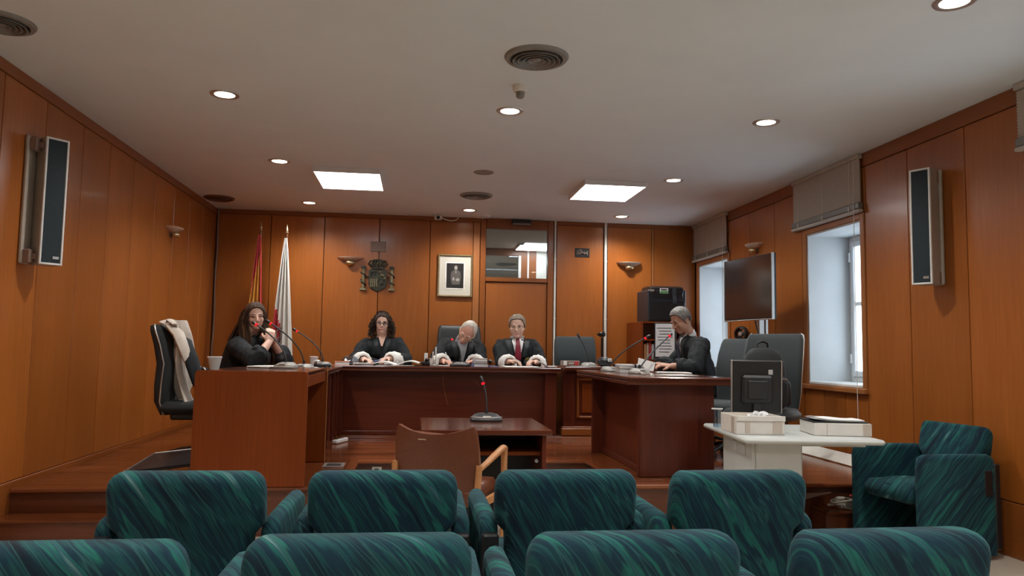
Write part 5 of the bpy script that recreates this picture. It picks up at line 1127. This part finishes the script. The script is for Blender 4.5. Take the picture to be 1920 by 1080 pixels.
# ================================================================ PAPERS, BOOKS AND SMALL THINGS ON THE DESKS
def stack(lab, c, w, d, h, rz=0.0, mat=None, n=3, name='paper_stack', cat='papers', group=None):      # slightly fanned sheaf of n blocks
    t = thing(name, lab, cat, c, rz, group); rnd = random.Random(int(c[0]*999)+int(c[1]*77)); z_ = 0
    for k in range(n):
        m = MB(); hh_ = h/n; m.box((rnd.uniform(-.008, .008), rnd.uniform(-.008, .008), z_+hh_/2), (w, d, hh_*.96), 0, min(.001, hh_*.2), Matrix.Rotation(rnd.uniform(-.06, .06), 4, 'Z')); loc_part(m, 'sheaf', mat or M['paper'], t); z_ += hh_
    return t
def sheet(lab, c, w, d, rz, curl=.0, mat=None, cat='paper', name='paper_sheet'):
    m = MB(); T = Matrix.Translation(c) @ Matrix.Rotation(rz, 4, 'Z')
    m.sheet(lambda u, v_: T @ V(((u-.5)*w, (v_-.5)*d, .004+curl*(abs(u-.5)*2)**2+.3*curl*math.sin(v_*3))), 10, 8, .0016); return single(m, name, mat or M['paper'], lab, cat, c, None, 60)
def book(lab, c, w, d, h, rz, cover, group=None):
    t = thing('book', lab, 'book', c, rz, group)
    m = MB(); m.bb(-w/2, w/2, -d/2, d/2, 0, .003); m.bb(-w/2, w/2, -d/2, d/2, h-.003, h); m.bb(-w/2, -w/2+.004, -d/2, d/2, .003, h-.003); loc_part(m, 'cover', cover, t)
    m = MB(); m.bb(-w/2+.004, w/2-.005, -d/2+.004, d/2-.004, .003, h-.003); loc_part(m, 'pages', M['paper'], t)
    return t
stack('low pile of white sheets on the veneer desk beside the microphone', (-1.17, 6.34, 1.1085), .21, .29, .012, R(-25))
t = thing('paper_cup', 'white paper cup on the side bench near the white flag', 'cup', (-1.02, 7.92, 1.079))
m = MB(); m.lathe([(.0, .002), (.030, .002), (.042, .098), (.040, .098), (.029, .006), (0, .006)], 22, (-1.02, 7.92, 1.079)); m.build('cup_wall', M['paper'], t, 50); m = MB(); m.lathe([(.041, .094), (.0445, .097), (.041, .101)], 22, (-1.02, 7.92, 1.079)); m.build('rim', M['paper'], t)
t = thing('cream_cup', 'cream cup on the veneer desk beside the beige jacket', 'cup', (-1.385, 5.53, 1.1065))
m = MB(); m.lathe([(.0, .002), (.030, .002), (.048, .090), (.046, .090), (.029, .006), (0, .006)], 22, (-1.385, 5.53, 1.1065)); m.build('cup_wall', M['office'], t, 50); m = MB(); m.lathe([(.046, .086), (.051, .09), (.046, .094)], 22, (-1.385, 5.53, 1.1065)); m.build('rim', M['office'], t)
t = thing('desk_phone', 'white and black desk phone beside the paper cup', 'phone', (-.90, 7.62, 1.079), R(20))
m = MB(); m.box((0, 0, .018), (.13, .17, .034), 0, .008); loc_part(m, 'base', M['dark'], t); m = MB(); m.tube([(-.045, -.075, .045), (-.045, -.03, .058), (-.045, .04, .058), (-.045, .08, .045)], [.022, .015, .015, .022], 10); loc_part(m, 'handset', M['white'], t, 60); m = MB(); m.box((.025, .0, .036), (.055, .10, .004), 0, .001); loc_part(m, 'keypad', M['paperg'], t)
m = MB(); rnd = random.Random(3); pts = [(-.83+rnd.uniform(-.03, .03), 6.70+.08*k+rnd.uniform(-.04, .04), 1.084+.008*(k % 2)) for k in range(11)]; m.tube([p for a, b in zip(pts, pts[1:]) for p in (a, tuple((V(a)+V(b))/2+V((0, 0, .006))))], .005, 6); single(m, 'microphone_cable', M['black'], 'black cable tangled behind the microphones on the side bench', 'cable', (-.86, 7.0, 1.079), None, 60)
sheet('white sheet under the desk phone on the side bench', (-.99, 7.35, 1.079), .21, .28, R(15))
book('white paperback with an orange spine on the bench corner', (-.80, 8.58, 1.083), .16, .22, .040, R(6), M['booko'])
m = MB(); rnd = random.Random(11); T = Matrix.Translation((-.74, 8.88, 1.083)); m.ell((0, 0, .045), (.10, .08, .045), 18, 12, 0, T); m.v = [(p[0]+rnd.uniform(-.012, .012), p[1]+rnd.uniform(-.012, .012), max(1.0832, p[2]+rnd.uniform(-.018, .018))) for p in m.v]; single(m, 'plastic_bag', M['acryl'], 'crumpled clear plastic bag behind the white paperback', 'bag', (-.74, 8.88, 1.083), None, 0)
stack('pile of printed sheets beside the curly-haired judge', (-.585, 8.68, 1.083), .19, .25, .022, R(8), M['paperg'])
t = thing('open_binder', 'open white binder with fanned papers in front of the curly-haired judge', 'binder', (-.20, 8.66, 1.083), R(-4))
for s_ in (-1, 1):
    m = MB(); m.sheet(lambda u, v_: (s_*(.005+.24*u), (v_-.5)*.31, .006+.035*math.sin(u*2.6)*(1 if s_ < 0 else 1.35)), 10, 4, .012); loc_part(m, 'page_block', M['paper'], t, 60)
    m = MB(); m.sheet(lambda u, v_: (s_*(.0+.255*u), (v_-.5)*.33, .003+.002*u), 3, 2, .003); loc_part(m, 'cover', M['dark'], t)
m = MB(); m.tube([(-.0, -.12, .03), (.015, -.12, .05), (.03, -.12, .03)], .003, 6); loc_part(m, 'ring', M['chrome'], t, 60)
sheet('single white sheet lying at the bench edge before the curly-haired judge', (-.22, 8.47, 1.083), .42, .13, R(1))
sheet('single white sheet lying at the bench edge before the man with the red tie', (1.18, 8.47, 1.083), .40, .12, R(-1))
stack('thin pile of white sheets under the folded hands', (1.20, 8.72, 1.083), .42, .28, .008, R(2), None, 2)
sheet('white notes under the writing hand of the bald judge', (.36, 8.80, 1.083), .21, .29, R(10))
for k, (cv, lab, h, w) in enumerate(((M['bookb'], 'blue hardback at the bottom of the book pile before the bald judge', .038, .165), (M['bookg'], 'thin grey book in the middle of the book pile before the bald judge', .020, .165), (M['paperg'], 'pale printed book on top of the book pile before the bald judge', .036, .14))):
    book(lab, (.72, 8.58, 1.0835+(.0, .0385, .0590)[k]), w, .21, h, R((3, -4, 5)[k]), cv, 'books piled before the bald judge')
book('slim blue booklet lying flat beside the book pile', (.86, 8.62, 1.083), .10, .15, .012, R(15), M['bookb'])
t = thing('desk_ornament', 'white pen stand with upright pens on the bench beside the bald judge', 'pen holder', (.21, 8.58, 1.083))
m = MB(); m.lathe([(0, .0), (.05, 0), (.05, .012), (.018, .02), (.014, .06), (.0, .062)], 20, (.21, 8.58, 1.083)); m.build('stand', M['alu'], t)
for dx, dy, hh_ in ((.012, 0, .215), (-.012, .01, .16), (-.035, -.01, .09), (.036, -.012, .10)):
    m = MB(); m.tube([(.21+dx, 8.58+dy, 1.093), (.21+dx*1.3, 8.58+dy, 1.083+hh_*.6), (.21+dx*1.25, 8.58+dy, 1.083+hh_)], [.010, .007, .009], 8); m.build('pen', M['pipe'], t, 60)
t = thing('desk_telephone', 'black desk telephone with a white handset rest beside the pen stand', 'phone', (.125, 8.80, 1.083))
m = MB(); m.box((.125, 8.80, 1.108), (.12, .16, .045), 0, .012); m.build('base', M['black'], t); m = MB(); m.tube([(.125, 8.72, 1.14), (.125, 8.76, 1.155), (.125, 8.84, 1.155), (.125, 8.88, 1.14)], [.02, .014, .014, .02], 10); m.build('handset', M['black'], t, 60); m = MB(); m.bb(.10, .14, 8.86, 8.872, 1.13, 1.225, b=.003); m.build('note_holder', M['paper'], t)
def pen(lab, a, b, mat):
    m = MB(); a, b = V(a), V(b); m.tube([a, a+(b-a)*.08, a+(b-a)*.9, b], [.0015, .0055, .0055, .004], 8); o = single(m, 'pen', mat, lab, 'pen', a, 'pens held by the judges'); return o
pen('blue pen between the hands of the curly-haired judge', (-.50, 8.90, 1.115), (-.36, 8.93, 1.15), M['bookb'])
pen('white pen in the hand of the bald judge', (.40, 8.90, 1.088), (.345, 8.94, 1.24), M['paper'])
pen('silver pen in the hands of the man with the red tie', (1.24, 8.90, 1.13), (1.105, 8.93, 1.20), M['alu'])
t = thing('curled_document', 'stapled document curling up at the corner of the main bench', 'papers', (1.46, 8.70, 1.083), R(-4))
for k in range(3): m = MB(); m.sheet(lambda u, v_: (-.05+.20*u, (v_-.5)*.28, .006+.004*k+.075*max(0, .55-u)**1.3*2.0*(1-.12*k)), 12, 4, .0025); loc_part(m, 'leaf', M['paper'] if k else M['paperg'], t, 60)
t = thing('tissue_box', 'grey and red tissue box on the clerk bench before the slate chair', 'box', (1.77, 8.66, 1.101), R(6))
m = MB(); m.box((0, 0, .032), (.20, .11, .062), 0, .004); loc_part(m, 'carton', M['plate'], t); m = MB(); m.box((.06, -.057, .035), (.05, .003, .045), 0, .001); loc_part(m, 'red_panel', M['bookr'], t); m = MB(); m.box((-.075, -.057, .035), (.04, .003, .05), 0, .001); loc_part(m, 'white_panel', M['paper'], t)
for q in range(3): m = MB(); m.box((-.02+.02*q, -.0565, .035), (.012, .002, .012), 0); loc_part(m, 'mark', M['paper'], t)
sheet('thin newspaper spread along the front of the clerk bench', (1.98, 8.44, 1.101), .50, .13, R(-2), 0, M['paperg'])
t = stack('thick sheaf of printed papers held by a dark band on the prosecutor desk', (1.90, 6.66, 1.093), .22, .27, .075, R(-8), M['paperg'], 4)
m = MB(); m.box((.035, 0, .038), (.014, .312, .08), 0, .002); loc_part(m, 'band', M['black'], t)
m = MB(); T = Matrix.Translation((2.09, 6.80, 1.10)); m.sheet(lambda u, v_: T @ V(((u-.5)*.16+.03*v_, .04*v_, .005+.12*v_*(1-.35*u))), 6, 6, .002); single(m, 'raised_page', M['paper'], 'page standing up from the printed sheaf before the reading man', 'paper', (2.09, 6.80, 1.093), None, 60)
stack('spread of loose white sheets before the reading man', (2.23, 6.42, 1.093), .28, .22, .016, R(-12), None, 3)
sheet('loose white sheet at the front edge of the prosecutor desk', (2.10, 5.98, 1.093), .21, .29, R(-70))
m = MB(); pts = [(1.84+.03*math.sin(k*1.3), 5.85+.04*k, 1.098+.012*abs(math.sin(k*1.1))) for k in range(9)]; m.tube(pts, .005, 6); single(m, 'white_cable', M['pipe'], 'white cable looping over the prosecutor desk', 'cable', (1.86, 6.1, 1.093), None, 60)

# ---- things on the cream table
TT = Matrix.Rotation(R(-7.5), 4, 'Z')
def open_box(name, lab, loc, rz, w, d, h, mats):
    t = thing(name, lab, 'box', loc, rz); th = .004
    for nm, b in (('base', (-w/2, w/2, -d/2, d/2, 0, th)), ('wall_panel', (-w/2, w/2, -d/2, -d/2+th, th, h)), ('wall_panel', (-w/2, w/2, d/2-th, d/2, th, h)), ('wall_panel', (-w/2, -w/2+th, -d/2+th, d/2-th, th, h)), ('wall_panel', (w/2-th, w/2, -d/2+th, d/2-th, th, h))):
        m = MB(); m.bb(*b, b=.0012); loc_part(m, nm, mats[0], t)
    return t
t = open_box('cardboard_carton', 'open shallow carton with tape and crumpled plastic on the cream table', (2.225, 4.86, .7635), R(-5), .315, .32, .115, (M['cardw'],))
for a_, b_ in (((-.085, -.1625, .055), (.03, .002, .09)), ((.11, -.1625, .055), (.06, .002, .09)), ((-.1595, -.09, .055), (.002, .05, .10))): m = MB(); m.box(a_, b_, 0); loc_part(m, 'parcel_tape', M['tape'], t)
m = MB(); m.bb(-.150, .150, -.152, .152, .005, .062); loc_part(m, 'inner_liner', M['card'], t)
m = MB(); m.bb(-.157, .160, -.168, -.160, .085, .118, b=.002); loc_part(m, 'front_flap', M['cardw'], t)
rnd = random.Random(5); m = MB(); m.ell((.03, -.06, .10), (.085, .06, .035), 16, 10); m.v = [(p[0]+rnd.uniform(-.012, .012), p[1]+rnd.uniform(-.012, .012), max(.064, p[2]+rnd.uniform(-.014, .014))) for p in m.v]; loc_part(m, 'crumpled_wrap', M['plastic'], t, 0)
t = thing('flat_box', 'flat white box with a black folder and loose papers on its lid', 'box', (2.745, 4.71, .7635), R(-11))
m = MB(); m.box((0, .06, .040), (.36, .30, .080), 0, .003); loc_part(m, 'box_body', M['cardw'], t)
for a_, b_ in (((-.10, -.0915, .042), (.004, .002, .075)), ((.15, -.0915, .042), (.05, .002, .074))): m = MB(); m.box(a_, b_, 0); loc_part(m, 'parcel_tape', M['tape'], t)
m = MB(); m.box((-.01, .065, .085), (.35, .29, .008), 0, .002, Matrix.Rotation(R(2), 4, 'Z')); loc_part(m, 'black_folder', M['black'], t)
for k in range(3): m = MB(); m.sheet(lambda u, v_: (-.165+.012*k+.29*u, -.06+.23*v_, .0915+.003*k+.010*math.sin(u*7+k)*math.sin(v_*4)*.5+.012*(1-u)**4), 12, 8, .0015); loc_part(m, 'loose_sheet', M['paper'], t, 60)
t = thing('plastic_tumbler', 'clear plastic tumbler on the cream table behind the carton', 'cup', (2.10, 5.14, .7635))
m = MB(); m.lathe([(.0, .002), (.028, .002), (.038, .13), (.036, .13), (.027, .008), (0, .008)], 20, (2.10, 5.14, .7635)); m.build('cup_wall', M['acryl'], t, 50); m = MB(); m.lathe([(.0375, .126), (.040, .13), (.0375, .134)], 20, (2.10, 5.14, .7635)); m.build('rim', M['paper'], t)

# ================================================================ FLAGS
def flag(lab, x, y, ztop, crest, mats, mfn, wid, hgt, lean=0.0, ph=0.0):
    t = thing('flag', lab, 'flag', (x, y, ZD), 0, 'flags on poles in the corner')
    m = MB(); m.lathe([(0, 0), (.13, 0), (.13, .02), (.04, .05), (.025, .07)], 24, (x, y, ZD+.001)); m.build('pole_base', M['pole'], t)
    m = MB(); m.tube([(x, y, ZD+.05), (x+lean, y, ztop)], .013, 10); m.build('pole', M['pole'], t)
    m = MB(); m.lathe([(.013, 0), (.026, .012), (.016, .03), (.020, .045), (.012, .07), (.003, .12), (0, .125)], 14, (x+lean, y, ztop)); m.build('finial', M['brass'], t)
    m = MB(); NU, NV = 44, 46
    def g(u, v_):
        spread = (.025+wid*min(1, v_*1.05)**.85); z_ = ztop-.06-v_*hgt*(1-.06*math.sin(u*math.pi)); cx_ = x+lean*(1-v_)
        a = u*math.pi*7+ph; amp = .012+.034*v_
        return (cx_-spread*.50+spread*u*1.0+.018*math.sin(a*2)*v_, y-.045-amp*(1+math.sin(a))-.02*v_, z_)
    m.sheet(g, NU, NV, .003, 0, lambda i, j: mfn(i/NU, j/NV)); fo = m.build('cloth', mats, t, 60)
    return t, g, fo
def spain(u, v_):
    w = v_+.32*u-.10
    if u > .72: return 0 if v_ < .80-.3*(u-.72) else 1
    if u < .30: return 1 if .38 < w+.12*math.sin(u*9) < .80 else 0
    if w < .27: return 0
    return 1 if w < .80 else 0
t, g, fo = flag('red and yellow flag with a crest hanging from a pole in the corner', -2.0, 9.80, 2.72, None, [M['red'], M['yellow']], spain, .22, 1.75, .03)
m = MB(); m.sheet(lambda u, v_: V(g(.36+.26*u, .50+.19*v_))+V((0, -.006, 0)), 10, 10, .002, 0, lambda i, j: 0 if ((i-4.5)**2/16+(j-5)**2/26) < 1 else 1); o = m.build('crest', [M['crestb'], M['yellow']], fo, 60)
def white(u, v_): return 1 if (u < .38 and v_ > .42+.35*u) else 0
t, g, fo = flag('white and red flag with a dark emblem hanging from a pole in the corner', -1.66, 9.80, 2.69, None, [M['flagw'], M['red']], white, .30, 2.0, .01, 1.2)
m = MB()
for cu, cv, rr in ((.38, .645, .034), (.40, .70, .04)): m.tube([V(g(cu+.10*math.cos(a)*.8, cv+rr*math.sin(a)))+V((0, -.022, 0)) for a in [2*math.pi*k/18 for k in range(19)]], .006, 6)
m.tube([V(g(cu, cv))+V((0, -.022, 0)) for cu, cv in ((.36, .60), (.42, .595), (.46, .61), (.42, .618))], .006, 6); m.build('emblem', M['crestg'], fo, 60)
t['label'] = 'white and red flag with a dark emblem hanging from a pole in the corner'

# ================================================================ JACKET ON THE CHAIR AND FLOOR ITEMS
t = thing('beige_jacket', 'beige jacket draped over the empty black office chair', 'jacket', (-1.645, 6.42, ZD+.51), R(-86))
m = MB()
def jk(u, v_):                                # draped from the top of the backrest down its front, in the chair's frame
    s = v_*1.0; z_ = .62-.62*s if s > .12 else .60+.02*math.sin(s/.12*1.57); y_ = -.25+.02*math.sin(u*9)+.10*s+.05*math.sin(u*3.1+s*4)*s
    if s < .12: y_ = -.33+.08*(s/.12)
    return (.02+(u-.5)*(.46-.12*s)+.02*math.sin(s*9+u*4), y_+.03*math.sin(u*14+s*3), z_+.012*math.sin(u*11))
m.sheet(jk, 26, 26, .012); loc_part(m, 'body', M['gown'], t, 60)
m = MB(); m.tube([(.19, -.27, .58), (.23, -.20, .52), (.225, -.15, .40), (.20, -.10, .26)], [.045, .06, .058, .045], 10, flat=.55); loc_part(m, 'sleeve', M['gown'], t, 60)
m = MB(); m.tube([(.12, -.30, .60), (.2, -.27, .625), (.25, -.22, .59)], [.022, .03, .022], 8, flat=.35); loc_part(m, 'collar', M['gown'], t, 60)
m = MB(); m.tube([(.10, -.24, .52), (.17, -.16, .46), (.20, -.10, .32), (.185, -.05, .16), (.16, .0, .03)], [.03, .06, .068, .06, .045], 12, flat=.5); loc_part(m, 'dark_lining', M['robe'], t, 60)
t = thing('footrest', 'low black footrest with an aluminium edge on the dais beside the veneer desk', 'footrest', (-1.86, 5.86, ZD), R(0))
P4 = [V((-2.02, 5.66, ZD+.075)), V((-1.62, 6.02, ZD+.155))]
m = MB(); m.sheet(lambda u, v_: lerp(V((-1.96, 5.62, ZD+.06)), V((-1.53, 5.72, ZD+.10)), u)+(V((.06, .42, .07))*v_), 4, 4, .022); m.build('board', M['black'], t)
m = MB(); m.tube([V((-1.97, 5.61, ZD+.066)), V((-1.905, 6.03, ZD+.136)), V((-1.48, 6.13, ZD+.175))], .008, 6); m.build('edge', M['alu'], t)
m = MB(); m.bb(-1.92, -1.84, 5.68, 5.90, ZD+.002, ZD+.062, b=.004); m.build('block', M['black'], t); m = MB(); m.bb(-1.60, -1.52, 5.80, 6.0, ZD+.002, ZD+.09, b=.004); m.build('block', M['pipe'], t)
t = thing('floor_box', 'grey metal floor outlet frame beside the foot of the veneer desk', 'floor outlet', (-.64, 6.30, ZD+.001))
m = MB(); x0, x1, y0, y1 = -.71, -.545, 6.22, 6.42; e = .025
for a in ((x0, x1, y0, y0+e), (x0, x1, y1-e, y1), (x0, x0+e, y0+e, y1-e), (x1-e, x1, y0+e, y1-e)): m.bb(*a, ZD+.0012, ZD+.008, b=.002)
m.build('frame', M['alu'], t); MB().bb(x0+e, x1-e, y0+e, y1-e, ZD+.0012, ZD+.003).build('recess', M['black'], t)
t = thing('power_strip', 'white power strip on the floor at the foot of the side bench', 'power strip', (-.72, 7.80, ZD+.001), R(70))
m = MB(); m.box((0, 0, .02), (.26, .055, .038), 0, .008); loc_part(m, 'housing', M['white'], t)
for q in (-.07, .0, .07): m = MB(); m.lathe([(0, .0405), (.017, .0405), (.018, .039)], 14, (q, 0, 0)); loc_part(m, 'socket', M['dark'], t)
m = MB(); m.sheet(lambda u, v_: (3.80-.10*v_, 5.62+1.55*u, ZD+.002+.075*(1-v_)**1.5+.010*math.sin(u*34)*v_*(1-v_)*3+.006), 60, 5, .004); single(m, 'cable_cover', M['pipe'], 'wavy white cable cover strip along the foot of the window wall', 'cable cover', (3.77, 6.4, ZD), None, 60)
m = MB(); rnd = random.Random(9)
for q in range(7):
    cx_, cy_ = 3.16+rnd.uniform(-.05, .06), 5.27+rnd.uniform(-.01, .012); a_, b_ = rnd.uniform(.08, .15), rnd.uniform(.035, .06); ph = rnd.uniform(0, 6)
    m.tube([(cx_+a_*math.cos(k*.42+ph), cy_+b_*math.sin(k*.42+ph), .182+.010*q*.9+.008*math.sin(k*.9+q)) for k in range(14)], .008, 6)
t = thing('cable_bundle', 'coiled beige cable bundle with a red tie on the low step beside the armchair', 'cable', (3.16, 5.28, .173)); m.build('coils', M['cable'], t, 60)
m = MB(); m.box((3.17, 5.27, .262), (.035, .02, .016), 0, .004); m.build('red_tie', M['bookr'], t); m = MB(); m.box((3.08, 5.27, .245), (.07, .03, .022), 0, .006, Matrix.Identity(4)); m.build('plug', M['cable'], t)
m = MB(); m.sheet(lambda u, v_: (2.78+.26*u, 5.30-.01*v_+.03*u, ZD-.055-.05*v_*(1-u)), 3, 3, .004); single(m, 'metal_flap', M['plate'], 'grey metal flap at the edge of the dais behind the cream table', 'plate', (2.9, 5.3, ZD-.1))
